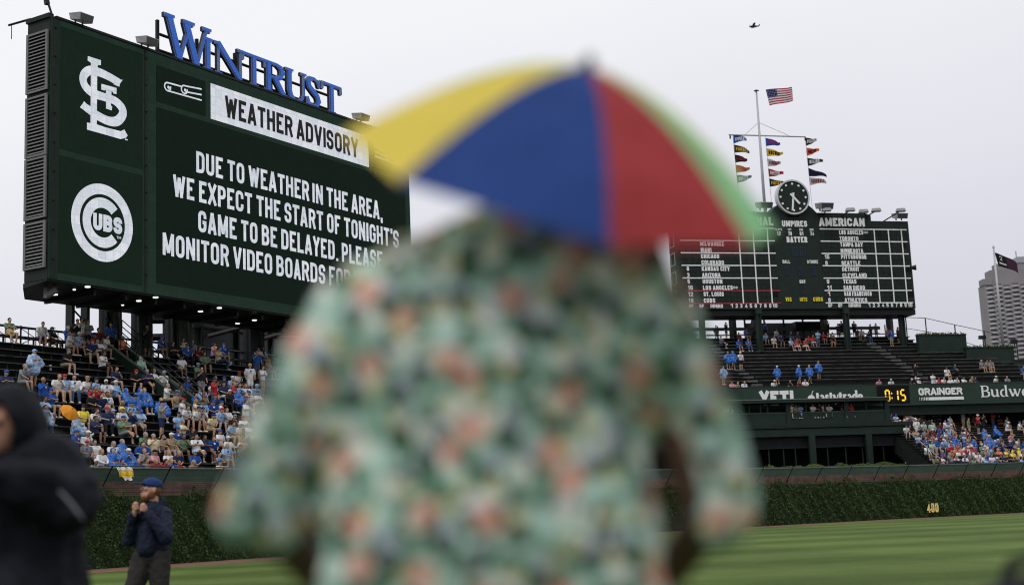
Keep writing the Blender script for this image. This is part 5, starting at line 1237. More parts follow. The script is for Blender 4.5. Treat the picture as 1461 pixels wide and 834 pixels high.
def build_pose(kind, k, Q_=1):
    """returns dict of meshes in local coordinates, +Y is where the person faces, feet at z=0"""
    r = random.Random(k * 7 + (0 if kind == 's' else 100))
    seated = kind == 's'
    lean = [.05, .16, .28, 0, .12, .34, .22, -.04, .10, .40][k % 10]; jx = r.uniform(-.03, .03)
    sh = .19
    if seated:
        hip = V(0, 0, .54); ch = hip + V(0, math.sin(lean) * .36, math.cos(lean) * .36); nk = hip + V(0, math.sin(lean) * .52, math.cos(lean) * .52); hd = nk + V([.0, .02, -.02, .03, 0, 0][k % 6] + jx, .035 + .05 * (lean > .2), .155 - .03 * (lean > .3))
        kn = [(-.11 - .06 * (k % 2), .44, .52), (.12 + .07 * (k % 3 == 0), .42, .51)]; an = [(-.12 + r.uniform(-.06, .03), .36 + r.uniform(0, .2), .09), (.13 + r.uniform(-.03, .07), .36 + r.uniform(0, .2), .09)]
        if k == 3: kn[1] = (.02, .44, .60); an[1] = (-.10, .62, .34)
    else:
        hip = V(0, 0, .92); ch = hip + V(0, .02, .34); nk = hip + V(0, .02, .53); hd = nk + V(0, .03, .16)
        kn = [(-.10, .02, .50), (.11, .05 + .1 * (k % 2), .50)]; an = [(-.11, -.02, .09), (.12, .02 - .16 * (k % 2), .09)]
    S = [nk + V(-sh, 0, -.05), nk + V(sh, 0, -.05)]
    mode = (k + (0 if seated else 2)) % 5 if k < 5 else (k + k // 5) % 5
    if seated:
        if mode == 0: el = [V(-.27, .12, .80), V(.27, .12, .80)]; hn = [V(-.13, .36, .66), V(.14, .36, .66)]
        elif mode == 1: el = [V(-.26, .17, .80), V(.26, .17, .80)]; hn = [V(-.04, .37, .70), V(.04, .37, .69)]
        elif mode == 2: el = [V(-.24, .22, .78), V(.25, .20, .80)]; hn = [V(-.06, .34, .98), V(.10, .36, .68)]
        elif mode == 3: el = [V(-.25, .12, .82), V(.25, .12, .82)]; hn = [V(.10, .22, .86), V(-.10, .24, .84)]
        else: el = [V(-.28, .05, .80), V(.26, .20, .82)]; hn = [V(-.20, .28, .64), V(.05, .40, .74)]
    else:
        if mode == 0: el = [V(-.27, 0, 1.15), V(.27, 0, 1.15)]; hn = [V(-.24, .1, .92), V(.24, .1, .92)]
        elif mode == 1: el = [V(-.26, .05, 1.15), V(.25, .1, 1.16)]; hn = [V(-.08, .27, 1.18), V(.08, .28, 1.18)]
        elif mode == 2: el = [V(-.27, -.02, 1.15), V(.26, .12, 1.2)]; hn = [V(-.25, .12, .92), V(.06, .26, 1.42)]
        elif mode == 3: el = [V(-.42, .0, 1.2), V(.42, .0, 1.2)]; hn = [V(-.55, .06, 1.03), V(.58, .06, 1.03)]
        else: el = [V(-.25, .1, 1.2), V(.25, .1, 1.2)]; hn = [V(.08, .24, 1.22), V(-.1, .22, 1.26)]
    out = {}
    body = [('e', hd, (.082, .098, .118)), ('c', nk - V(0, 0, .03), hd - V(0, .01, .06), .058, .055), ('c', hip, ch, .09, .095), ('e', hd + V(0, .10, -.015), (.018, .02, .025)), ('e', hd + V(0, .045, -.075), (.05, .05, .04))]
    for s in (0, 1):
        body += [('c', S[s], el[s], .048, .04), ('c', el[s], hn[s], .042, .028), ('e', hn[s] + (hn[s] - el[s]).normalized() * .05, (.04, .045, .04)), ('c', hip + V((-.09, .09)[s], 0, 0), V(*kn[s]), .09, .06), ('c', V(*kn[s]), V(*kn[s]).lerp(V(*an[s]), .4), .058, .058), ('c', V(*kn[s]).lerp(V(*an[s]), .4), V(*an[s]), .058, .036), ('c', ch, S[s], .1, .06)]
        f = V(*an[s]); dr = V(0, .15, -.05) if not (seated and k == 3 and s == 1) else V(0, .12, .08)
        body.append(('c', f, f + dr, .036, .03))
    out['body'] = voxel('person_body', body, .018 * Q_, 1)
    top = [('c', hip + V(-.06, 0, .0), ch + V(-.075, 0, 0), .125, .125), ('c', hip + V(.06, 0, .0), ch + V(.075, 0, 0), .125, .125), ('c', S[0] + V(.03, 0, -.01), S[1] - V(.03, 0, .01), .075, .075), ('c', ch, nk - V(0, 0, .03), .13, .075)]
    for s in (0, 1): top.append(('c', S[s], S[s].lerp(el[s], .82), .078, .072))
    out['top'] = voxel('top', top, .024 * Q_, 1, (.02, .12))
    tl = list(top)
    for s in (0, 1): tl += [('c', S[s].lerp(el[s], .8), el[s], .066, .06), ('c', el[s], el[s].lerp(hn[s], .9), .058, .045)]
    out['long_top'] = voxel('top', tl, .024 * Q_, 1, (.02, .12))
    bt = [('c', hip + V(-.07, 0, -.01), hip + V(.07, 0, -.01), .128, .128)]
    for s in (0, 1): bt.append(('c', hip + V((-.09, .09)[s], 0, -.02), (hip + V((-.09, .09)[s], 0, -.02)).lerp(V(*kn[s]), .85), .105, .088))
    out['shorts'] = voxel('shorts', bt, .026 * Q_, 1, (.015, .1))
    bl = list(bt)
    for s in (0, 1): bl += [('c', V(*kn[s]), V(*an[s]), .082, .062), ('c', (hip + V((-.09, .09)[s], 0, -.02)).lerp(V(*kn[s]), .8), V(*kn[s]), .09, .082)]
    out['trousers'] = voxel('trousers', bl, .026 * Q_, 1, (.015, .1))
    so_ = []
    for s in (0, 1):
        f = V(*an[s]); dr = V(0, .17, -.055) if not (seated and k == 3 and s == 1) else V(0, .12, .09)
        so_.append(('c', f + V(0, -.02, -.04), f + dr, .048, .042))
    out['shoes'] = voxel('shoes', so_, .02 * Q_, 1)
    out['hair'] = voxel('hair', [('e', hd + V(0, -.022, .03), (.094, .104, .112))] + ([('c', hd + V(0, -.06, 0), nk + V(0, -.09, -.12), .085, .06)] if k in (1, 4) else []), .02 * Q_, 1)
    out['cap'] = voxel('cap', [('e', hd + V(0, -.008, .055), (.098, .112, .088)), ('e', hd + V(0, .125, .055), (.078, .085, .014), Euler((-.2, 0, 0)).to_matrix())], .013 * Q_, 0)
    # poncho: wide draped body
    if seated:
        po = [('c', nk + V(0, 0, -.05), hip + V(0, .02, -.05), .17, .26), ('c', S[0], V(-.22, .22, .6), .10, .17), ('c', S[1], V(.22, .22, .6), .10, .17), ('c', hip + V(-.12, .05 * Q_, 0), V(-.15, .42, .46), .19, .15), ('c', hip + V(.12, .05 * Q_, 0), V(.15, .42, .46), .19, .15)]
    else:
        po = [('c', nk + V(0, 0, -.06), hip + V(0, 0, -.15), .17, .30), ('c', S[0], el[0] + V(-.03, 0, -.15), .1, .18), ('c', S[1], el[1] + V(.03, 0, -.15), .1, .18)]
    out['poncho'] = voxel('poncho', po, .028 * Q_, 1, (.09, .16))
    out['hood'] = voxel('hood', [('e', hd + V(0, -.03, .02), (.115, .11, .14)), ('c', nk, hd + V(0, -.03, 0), .11, .1)], .024 * Q_, 1, (.02, .1))
    out['emblem'] = (ch + V(0, .142 + (.02 if lean > .2 and seated else 0), .05), lean if seated else 0)
    for q in out.values():
        if isinstance(q, bpy.types.Mesh): slotmesh(q)
    return out
POSES = {}
for k in range(10): POSES['s', k] = build_pose('s', k)
for k in range(4): POSES['t', k] = build_pose('t', k)
def emblem_mesh(p):
    c, l = p
    me = bpy.data.meshes.new('emblem'); n = 10
    me.from_pydata([c + V(.05 * math.cos(2 * PI * i / n), .02 - .05 * math.sin(2 * PI * i / n) * math.sin(l), .05 * math.sin(2 * PI * i / n)) for i in range(n)], [], [list(range(n))]); me.materials.append(None); return me
for q in POSES.values(): q['emblem'] = emblem_mesh(q['emblem'])
def part(name, me, m_, root):
    o = bpy.data.objects.new(name, me); COL.objects.link(o); o.parent = root
    o.material_slots[0].link = 'OBJECT'; o.material_slots[0].material = m_
    return o
PR = random.Random(11)
def person(loc, rz, spec, label, group, sc=1.0, kind=None):
    pose, topc, botc, cap = spec
    base = 's' if pose in 'sp' else 't'
    k = kind if kind is not None else PR.randrange(10 if base == 's' else 4)
    if base == 't' and kind is None and k == 1: k = 0
    D = POSES[base, k]
    o = thing('person', loc, label, 'person', group, rz); wx = PR.uniform(.94, 1.14); o.scale = (sc * wx, sc * (wx * .5 + .5), sc)
    part('body', D['body'], M_skin[PR.choice([0, 0, 1, 2, 2, 3, 4, 4])], o)
    bot = botc if botc != '-' else PR.choice('KKTTNGJJ')
    long_ = PR.random() < (.25 if bot in 'KN' else (.8 if bot == 'J' else .05))
    part('trousers' if long_ else 'shorts', D['trousers' if long_ else 'shorts'], MCL[bot], o)
    part('shoes', D['shoes'], MCL[PR.choice('WWKGW')], o)
    if pose in 'pq':
        part('poncho', D['poncho'], MP.get(topc, MCL[topc]), o)
        if cap == 'h': part('hood', D['hood'], MP.get(topc, MCL[topc]), o)
    else:
        lg = topc in 'EV' and cap == 'h'
        part('top', D['long_top' if lg or PR.random() < .12 else 'top'], MCL[topc], o)
        if topc in 'WGBL' and PR.random() < .55: part('emblem', D['emblem'], MCL['B' if topc != 'B' else 'W'], o)
        if cap == 'h': part('hood', D['hood'], MCL[topc], o)
    if cap in MCL: part('cap', D['cap'], MCL[cap], o)
    elif cap != 'h': part('hair', D['hair'], HAIR[PR.choice([0, 0, 1, 1, 2, 3, 4])], o)
    return o

# x y pose top bottom hat : head positions measured on the photo
LEFT = """12,454sV- 57,458sW- 59,468sWG 72,470sKT.N 48,505qA-.L 90,502sKT.G 7,529sN-.B 29,527sG- 96,477sWT.K 110,481sLT.W 100,466sB- 101,472sW- 108,455tK- 125,457tG- 118,459tW- 158,449tBK 114,472sWT.N 125,469sB- 129,484sNT.R 136,486sW- 135,474sM- 149,482sWT 172,486sO-.G 144,503sWK 162,524sNT 190,526sKK.R 198,512sEG.h 153,477sKT
61,539tB- 79,539sWT 90,540sL-.R 104,542sW- 118,540sW-.T 133,539sLT.N 150,542sWT.W 71,557sBT.B 62,567sA- 60,582pA- 125,563sKK 132,558sR- 141,562sN- 149,564sWT 130,582sW- 116,580sYK.K 107,590pAG.h 134,593sNK 154,591sNK.R 157,585sL-.L
104,615sB-.B 119,615sW-.W 122,627sGK.R 132,628sW- 141,639sWG 131,660sW-.W 158,632sW- 158,643pB-.h 172,629pBK 178,640pB-.W 163,652pB-.N 170,666sT- 174,602sVG.B 168,587sW-.Y 183,588sNW 196,585sLT.B 201,617sVK 216,614tCG 198,653sB- 205,665sT- 204,644sG- 217,641sP-.K
210,533sNK 216,534sWM 229,533sWM.L 236,548sW- 251,548sG- 263,548sBN.B 162,543sLG.W 178,560pB-.h 184,562pBT.K 193,559pB-.h 203,561pB- 228,566pBT 173,573sGK 185,572sLT.B 230,579tGN.K
227,477sBT.B 210,468tKK 259,480sCK 272,484sGT 265,495sBK.B 245,493sKK 257,507sWT.K 281,496sM- 289,501sVN 300,497sBT.Y 310,501sCJ 304,489sP- 318,487sBT.B 280,519sVG.L 287,528tKG 306,537sK- 305,544tRJ.N
228,619sTN 241,620sTG.W 251,613sBW.B 259,622sVK 273,609sKT 278,620sWW 290,629sNK 300,622sB- 311,612sWT.B 325,610sLT 261,582sWK 276,587sW-.N 285,587sWT.N 298,589sCT.N 320,589sWN 227,655sRK 218,656sRK 239,643sW- 248,646sNW 245,654sB- 275,652sBJ.L 272,666sT- 250,665sR- 321,642sL- 202,637sB-
276,561sBB 286,559sL- 286,575sL-.K 301,571sB-.B 312,580sL-.R 316,551sNW.K 325,557sKK.W 335,532sWT.R 322,539sLG.W 318,543sN-.B 331,546sR- 340,547sL- 339,555pB-.h 349,549sW- 349,557sW-.B 360,556sLG.L 342,563sL- 350,573tWT 356,520tWW.C 366,504tBJ 365,491sCJ 372,492sLT 380,518sTT 374,525tWT 330,592sKK.G 335,610sWT.W"""
RIGHTL = """1287,579sBT.W 1292,591sT- 1290,596sP- 1299,591sW- 1306,588sK-.W 1313,590sG- 1319,584sK- 1330,577sB- 1330,590sN- 1336,590sWW.W 1342,585sG- 1357,578sLJ 1307,600tWW.C 1317,602tEK 1329,603tEK 1338,603sM- 1346,601sW- 1353,595sW-.N 1339,619sB- 1354,613sL-.L 1319,626sB- 1334,630sB-.W 1346,626sW- 1357,622sB- 1355,631sL-.L 1353,636sR-.R 1328,632sE- 1342,642sB- 1320,636sW- 1332,651sV- 1334,659sK- 1352,647sG- 1363,638sO-.R 1363,619sK-
1375,574sL-.N 1369,585sG- 1388,577sW- 1390,585sN- 1401,580sG- 1408,573sR- 1415,574sR- 1427,573sB- 1438,574sB- 1452,574sE- 1456,573sG-.W 1373,589tGT 1380,590sR-.W 1381,598tVT 1387,595sM- 1394,593tRK.W 1402,591tKK 1415,587tRJ 1424,595sKO.W 1433,598sW- 1434,603sWW.W 1444,595sT- 1452,603sWT.N 1458,598sW- 1375,617sR-.R 1368,617sG- 1402,614pB-.h 1419,611pB-.h 1409,624pB-.C 1419,626pB-.W 1416,632pB-.W 1405,628pB- 1439,619sP- 1430,631sB- 1440,631sNN.W 1448,628sW- 1458,631sB- 1360,624pB- 1375,628sB- 1385,627pB-.h 1364,638sO- 1375,639sR-.R 1380,639sW-.W 1389,639sR-.N 1400,639sWT.W 1411,639sL- 1423,642sO-.h 1434,642sY- 1443,644sY-.h 1452,640pY-.h 1368,647sK-.B 1393,646sW- 1400,652sW- 1387,655sV- 1417,652sB-.W 1430,651sN-.N 1439,650sK- 1447,652sK- 1363,655sK- 1456,650sN-"""
RIGHTF = """1380,606sG-.B 1392,606sK- 1408,602sN-.B 1429,612sV- 1445,612sW-.B 1366,602sL-.B 1348,612sG-.W 1327,615sT- 1372,657sW-.R 1382,630sL-.W 1395,628sN- 1426,660sG- 1410,660sW-.B 1440,662sB- 1452,660sR- 1345,656sW-.B 1356,660sL- 1378,660sT-.W 1398,662sB-.B 1322,646sL-.W 1314,640sK-"""
UPPER = """1035,460tKG 1021,463tTT 1053,474sM- 1064,472sB- 1052,484sBB 1066,483sBJ 1091,460tBK 1090,474sL- 1106,473sW- 1102,479sWC 1112,481sN- 1127,475sN- 1127,484sLK 1135,474sN- 1135,484sRW 1146,484sRW 1028,483sGJ 1038,504qBT.G 1045,503qBT.h 1056,505tWK.W 1031,525qL- 1108,521qBT.W 1139,522qBT.W 1102,545sW-.W 1043,551sP- 1060,551sW- 1050,551sT- 1126,548sK- 1139,547sM- 1147,546sW- 1154,523qBT 1167,518qBJ.T 1180,461tKK 1195,462tKG 1200,461tKK 1218,461tKK 1241,461tKG 1249,462tGG 1153,478sR- 1158,479sRW 1166,474tLJ.K 1174,476sRT 1185,473sT- 1186,479sKT.W 1222,471sKT 1228,471sWT 1236,473sKJ 1264,471sP- 1271,473tBG 1280,466tMK 1252,548sP- 1270,548sW-.W
1305,524tKK 1332,528tWW.N 1349,524sWW.N 1360,522sN- 1398,514sGT.P 1406,516sGK 1412,516sGT 1457,524sBT 1418,540sW-.W 1436,540sG- 1331,541sW- 1337,540sR- 1344,543sW- 1355,544sW- 1362,539sW- 1374,541sW- 1383,543sT- 1390,539sN- 1303,545sK-.W 1309,548sW-.W 1298,549sN-.W"""
BOXES = """1128,582sW- 1133,582sT- 1140,577sL-.B 1158,580sW- 1169,578sK- 1173,580sC- 1182,581sW- 1201,579sM- 1213,579sR- 1035,583sW- 1041,585sW-"""
def parse(t):
    o = []
    for w_ in t.split():
        x, r = w_.split(',', 1)
        i = 0
        while r[i].isdigit(): i += 1
        y = int(r[:i]); q = r[i:]; hat = '-'
        if '.' in q: q, hat = q.split('.')
        pose, top = q[0], q[1]; bot = q[2] if len(q) > 2 else '-'
        o.append((int(x), y, pose, top, bot, hat))
    return o
def place(lst, fr, rows, voff, sect, face, grp, seat_h=1.20, stand_h=1.62, sc=1.0):
    """rows: list of (number from the front, v, z)"""
    got = []
    for (x, y, pose, top, bot, hat) in lst:
        hh = (seat_h if pose in 'sp' else stand_h) * sc
        vo = voff if pose in 'sp' else voff * .45
        best = None
        for (n, v, z) in rows:
            u, zz = onp(fr, x, y, v + vo + (.08 if pose in 'sp' else 0)); e_ = abs(zz - z - hh)
            if best is None or e_ < best[0]: best = (e_, n, v, z, u)
        e_, n, v, z, u = best
        got.append([n, x, u, v + vo, z, pose, top, bot, hat])
    # keep neighbours in one row from overlapping
    byrow = {}
    for g_ in got: byrow.setdefault(g_[0], []).append(g_)
    for n, L_ in byrow.items():
        L_.sort(key=lambda g_: g_[2])
        for k in range(1, len(L_)):
            if L_[k][2] - L_[k - 1][2] < .44: 
                mid = (L_[k][2] + L_[k - 1][2]) / 2; L_[k - 1][2] = mid - .22; L_[k][2] = mid + .22
        for k, g_ in enumerate(L_):
            _, x, u, v, z, pose, top, bot, hat = g_
            nm = {'s': 'seated', 't': 'standing', 'p': 'seated', 'q': 'standing'}[pose]
            gar = ('poncho' if pose in 'pq' else 'top')
            ordn = ['first', 'second', 'third', 'fourth', 'fifth', 'sixth', 'seventh', 'eighth', 'ninth', 'tenth', 'eleventh', 'twelfth', 'thirteenth', 'fourteenth', 'fifteenth', 'sixteenth', 'seventeenth', 'eighteenth', 'nineteenth', 'twentieth', 'twenty-first', 'twenty-second', 'twenty-third', 'twenty-fourth', 'twenty-fifth', 'twenty-sixth', 'twenty-seventh', 'twenty-eighth']
            rown = ['front', 'second', 'third', 'fourth', 'fifth', 'sixth', 'seventh', 'eighth', 'ninth', 'tenth', 'eleventh', 'twelfth', 'thirteenth', 'fourteenth', 'fifteenth', 'sixteenth', 'seventeenth', 'eighteenth', 'nineteenth', 'twentieth', 'topmost', 'rear'][min(n - 1, 21)]
            lab = 'fan in %s %s%s, %s from left, %s row, %s' % (CC[top][0], gar, (' and %s cap' % CC[hat][0]) if hat in CC else (' with hood' if hat == 'h' else ''), ordn[min(k, 27)], rown, sect)
            if len(lab.split()) < 15: lab = nm + ' ' + lab
            person(at(fr, u, v, z + .004), face + PR.uniform(-.45, .45), (pose, top, bot, hat), lab, grp, sc * PR.uniform(.95, 1.05), kind=(3 if (pose == 't' and x == 158) else None))
def facing(fr): n = -fr[2]; return math.atan2(-n.x, n.y)
rowsL = [(i + 1, *lrow(i)) for i in range(LN)] + [(20, lrow(18)[0] + 1.1, lrow(18)[1])]
place(parse(LEFT), LF, rowsL, .46, 'left bleachers', facing(LF) - .1, 'fans in the left bleachers')
rowsW = [(i + 1, *wrow(i)) for i in range(22)]
place(parse(RIGHTL), WF, rowsW, .52, 'right bleachers', facing(WF), 'fans in the lower right bleachers')
rowsC = [(11 - j, *crow(j)) for j in range(-4, 11)] + [(16, crow(-4)[0] + 1.9, crow(-4)[1])]
# the fans mostly hidden behind their neighbours: one mass
STF = {}
for k in range(6): STF['s', k] = build_pose('s', k, 2.3)
def crowd(items, name):
    vs, fs, mi, ms = [], [], [], []
    for (loc, rz, topc, botc, hat) in items:
        D = STF['s', PR.randrange(6)]; Mx = Matrix.Translation(loc) @ Matrix.Rotation(rz, 4, 'Z')
        for key, m_ in (('body', M_skin[PR.choice([0, 1, 2, 4])]), ('top', MCL[topc]), ('shorts', MCL[botc]), ('shoes', MCL['K']), ('cap' if hat else 'hair', MCL[PR.choice('BWNR')] if hat else HAIR[PR.randrange(5)])):
            if m_ not in ms: ms.append(m_)
            b = len(vs); vs += [Mx @ v.co for v in D[key].vertices]; fs += [[b + i for i in p.vertices] for p in D[key].polygons]; mi += [ms.index(m_)] * len(D[key].polygons)
    me = bpy.data.meshes.new(name); me.from_pydata(vs, [], fs)
    for m_ in ms: me.materials.append(m_)
    me.polygons.foreach_set('material_index', mi); me.polygons.foreach_set('use_smooth', [True] * len(fs))
    return tag(link(name, me), kind='stuff')
its = []
occ = {}
for o in bpy.data.objects:
    if o.name.startswith('person') and o.parent is None: occ.setdefault(0, []).append(Vector(o.location))
for i in range(0, 19):
    v, z = wrow(i); u0 = onp(WF, 1345 - 4.4 * i, 660 - 4.4 * i, v)[0] + .5; u = u0 + .3
    while u < 20:
        P = at(WF, u, v + .52, z + .004)
        if PR.random() < .34 and all((P - q).length > .47 for q in occ[0]):
            occ[0].append(P); its.append((P, facing(WF) + PR.uniform(-.5, .5), PR.choice('WWWWBBLLNNKKGGTTVM'), PR.choice('KTNGJ'), PR.random() < .5))
        u += .5
for i in range(0, 12):
    v, z = lrow(i); u = onp(LF, 215 + 3 * i, 660, v)[0]
    while u < 24:
        P = at(LF, u, v + .46, z + .004)
        if PR.random() < .20 and all((P - q).length > .46 for q in occ[0]):
            occ[0].append(P); its.append((P, facing(LF) + PR.uniform(-.5, .5), PR.choice('WWWWBLLNNKGGTVC'), PR.choice('KTNGJ'), PR.random() < .5))
        u += .45
crowd(its, 'crowd')
place(parse(UPPER), SF, rowsC, .62, 'upper bleachers', facing(SF) + .2, 'fans in the upper centre bleachers')
place(parse(BOXES), SF, [(1, FV + .35, 9.0)], .2, 'window boxes', facing(SF), 'people in the window boxes', seat_h=1.2)
# orange umbrella among the fans, straw hat, draped cloth
u, z = onp(LF, 99, 588, 3.6); P = at(LF, u, 3.6, z)
o = thing('small_umbrella', P, 'small orange umbrella open and tilted among the left bleacher fans', 'umbrella')
n = 8; ax = Matrix.Rotation(.9, 3, 'Y') @ Matrix.Rotation(.5, 3, 'X')
for k in range(n):
    mb = MB()
    for q in range(4):
        s0, s1 = q / 4, (q + 1) / 4
        g_ = lambda s, t: P + ax @ V(.44 * s * math.cos(t), .44 * s * math.sin(t), .24 * (1 - s ** 1.7))
        t0, t1 = 2 * PI * k / n, 2 * PI * (k + 1) / n
        mb.face([g_(s0, t0), g_(s1, t0), g_(s1, t1), g_(s0, t1)] if q else [g_(0, 0), g_(s1, t0), g_(s1, t1)])
    mb.build('panel', mat('orange_umbrella_cloth', (.85, .33, .03), .7, 0, .1, 3, trans=.3), o)
MB().bar(P + ax @ V(0, 0, .4), P + ax @ V(0, 0, -.5), .02).build('shaft', M_black, o)
v, z = lrow(17); u, _ = onp(LF, 15, 474, v)
P = hit(15, 474, at(LF, 0, v - .1, 0), LF[2]); o = thing('straw_hat', P, 'straw hat held on the lap of the fan at the far left', 'hat')
M_str = mat('woven_straw', (.45, .33, .15), .8, 0, .3, 30)
a_ = -LF[2] * .8 + V(0, 0, .5); a_.normalize()
MB().tube([P, P + a_ * .02], .23, 16).build('brim', M_str, o); MB().tube([P + a_ * .02, P + a_ * .11], [.12, .09], 12).build('crown', M_str, o)
P = at(WF, 0, 0, 0)
u, _ = onp(LF, 165, 672, 0)
o = thing('draped_cloth', at(LF, u, -.1, 4), 'yellow and white cloth hung over the left parapet', 'cloth')
mb = MB()
for a in range(8):
    for b in range(4):
        g_ = lambda a, b: at(LF, u - .35 + a * .1 + b * .04, -.42 - .05 * math.sin(a * 1.7 + b) - .02 * b, 4.0 - .13 * b + .03 * math.sin(a * 2.1))
        if b + abs(a - 3.5) * .6 < 4.2: mb.face([g_(a, b), g_(a + 1, b), g_(a + 1, b + 1), g_(a, b + 1)], (a * 3 + b * 5) % 3 == 0)
mb.build('fabric', [mat('yellow_cloth', (.75, .5, .05), .8), mat('white_cloth', (.7, .7, .68), .8)], o)
v, z = lrow(14); P = hit(72, 525, at(LF, 0, v + .5, 0), LF[2])
o = thing('plastic_cup', P, 'clear plastic cup standing on a bench in the left bleachers', 'cup'); MB().tube([P - V(0, 0, .1), P + V(0, 0, .16)], [.05, .07], 10).build('cup', mat('cloudy_plastic', (.5, .5, .5), .3), o)
# ================================================================== NEAR PEOPLE
# ---- security man on the grass, seen in three-quarter profile facing left
GY = 17.7
gp = hit(217, 800, V(0, GY, 0), V(0, 1, 0)); GX = gp.x
gm = thing('person', V(GX, GY, .004), 'bearded man in blue cap, navy jacket and grey trousers standing on grass', 'person')
GS = 1.085
gm.scale = (GS, GS, GS)
# local: +X screen right, -Y toward camera; he faces -X and slightly toward the camera
def Q(x, y, z): return V(x, y, z)
M_sk = mat('skin_pale_ruddy', (.46, .25, .18), .5, 0, .12, 14, .15, 40)
M_beard = mat('red_brown_beard', (.15, .06, .028), .8, 0, .5, 60, .6, 90)
M_jkt = mat('navy_rain_jacket', (.008, .012, .028), .6, 0, .25, 6, 1.0, 11, spec=.15)
M_trs = mat('charcoal_trousers', (.026, .024, .024), .85, 0, .25, 8, .9, 9)
M_capb = mat('royal_blue_cap', (.010, .03, .115), .75, 0, .15, 10, .2, 60)
F = V(-.80, -.52, .0).normalized(); SD = V(-F.y, F.x, 0)      # facing, his left... (perpendicular)
hd = Q(.005, 0, 1.725) + F * .02
face = (F + V(0, 0, .20)).normalized()
UPh = (V(0, 0, 1) - face * face.z).normalized(); SDh = face.cross(UPh)
def H(a, s, u): return hd + face * a + SDh * s + UPh * u
rotH = Matrix((SDh, face, UPh)).transposed()
body = [('e', hd + UPh * .02 - face * .01, (.075, .098, .10), rotH), ('e', H(.03, 0, -.055), (.058, .068, .062), rotH), ('c', Q(.02, 0, 1.5), hd - V(0, 0, .05) - F * .02, .066, .06),
        ('p', [H(.088, 0, .035), H(.115, 0, -.002), H(.104, 0, -.014)], [.012, .016, .012]), ('e', H(.09, 0, -.045), (.026, .012, .008), rotH), ('e', H(.082, .0, .048), (.05, .016, .01), rotH),
        ('e', H(-.01, .078, 0), (.010, .02, .032), rotH), ('e', H(-.01, -.078, 0), (.010, .02, .032), rotH), ('e', H(.07, .038, 0), (.022, .02, .018), rotH), ('e', H(.07, -.038, 0), (.022, .02, .018), rotH)]
# hands gripping the collar in front of the chest
HR = Q(-.145, -.20, 1.535); HL = Q(-.02, -.26, 1.515)     # two fists
def fist(c, d_out, up, mir=1):
    """palm block plus five curled fingers wrapped round a cord"""
    r = d_out.cross(up).normalized() * mir
    sh = [('e', c, (.036, .036, .044), Matrix((r, d_out, up)).transposed())]
    for i, l in enumerate((.030, .034, .033, .028)):
        b = c + up * (.034 - .021 * i) + d_out * .025
        sh.append(('p', [b - r * .018, b + d_out * .022 - r * .004, b + d_out * .018 + r * .022, b - d_out * .006 + r * .030], [.0105, .0105, .0098, .0085]))
    t = c + up * .026 - r * .012
    sh.append(('p', [t, t + up * .022 + d_out * .024, t + up * .026 + d_out * .036 + r * .020], [.013, .011, .0095]))
    return sh
dR = V(.35, -.5, .25).normalized(); 
body += fist(HR, V(.55, -.75, .1).normalized(), V(-.15, -.05, 1).normalized(), -1)
body += fist(HL, V(-.35, -.85, .15).normalized(), V(.1, .0, 1).normalized(), 1)
SR = Q(-.15, .14, 1.42); SLf = Q(.155, -.05, 1.44)
ER = Q(-.26, -.02, 1.16); EL = Q(.225, -.22, 1.17)
body += [('c', ER, HR - V(0, 0, .05), .045, .03), ('c', EL, HL + V(.02, .02, -.05), .045, .03), ('c', Q(0, 0, 1.0), Q(0, .02, 1.40), .10, .10), ('c', SR, ER, .06, .05), ('c', SLf, EL, .06, .05), ('c', SR, SLf, .055, .055)]
LEG = [(Q(-.10, .0, .93), Q(-.215, -.12, .50), Q(-.13, .03, .09)), (Q(.09, -.02, .93), Q(.10, -.05, .50), Q(.17, .03, .09))]
for a, b, c in LEG: body += [('c', a, b, .085, .058), ('c', b, c, .055, .04), ('c', c, c + F * .16 - V(0, 0, .04), .04, .034)]
def headscale(sh, k=1.13):
    o = []
    for q in sh:
        if q[0] == 'e' and (Vector(q[1]) - hd).length < .2 and Vector(q[1]).z > 1.6 and q[2] != (.036, .036, .044): o.append(('e', hd + (Vector(q[1]) - hd) * k, tuple(r * k for r in (q[2] if isinstance(q[2], tuple) else (q[2],) * 3)), *q[3:]))
        else: o.append(q)
    return o
me = voxel('person_body', headscale(body), .0075, 1); me.materials.append(M_sk); link('body', me, gm)
me = voxel('beard', headscale([('e', H(.042, 0, -.088), (.056, .050, .044), rotH), ('e', H(.0, .060, -.055), (.018, .045, .036), rotH), ('e', H(.0, -.060, -.055), (.018, .045, .036), rotH), ('e', H(.098, 0, -.030), (.028, .010, .007), rotH)]), .007, 1, (.008, .02)); me.materials.append(M_beard); link('beard', me, gm)
me = voxel('hair', headscale([('e', H(-.035, 0, .01), (.079, .078, .085), rotH)]), .01, 1, (.008, .02)); me.materials.append(M_beard); link('hair', me, gm)
me = voxel('cap', headscale([('e', H(-.008, 0, .062), (.087, .112, .075), rotH), ('e', H(.0, 0, .05), (.089, .108, .03), rotH)]), .007, 1); me.materials.append(M_capb); cp = link('cap', me, gm)
me = voxel('cap_brim', headscale([('e', H(.135, 0, .048), (.072, .075, .010), rotH @ Euler((-.12, 0, 0)).to_matrix())]), .006, 1); me.materials.append(M_capb); link('brim', me, cp)
me = voxel('eye', headscale([('e', H(.084, .032, .012), .013), ('e', H(.084, -.032, .012), .013)]), .006, 1); me.materials.append(mat('eye_white', (.5, .48, .46), .2)); link('eyes', me, gm)
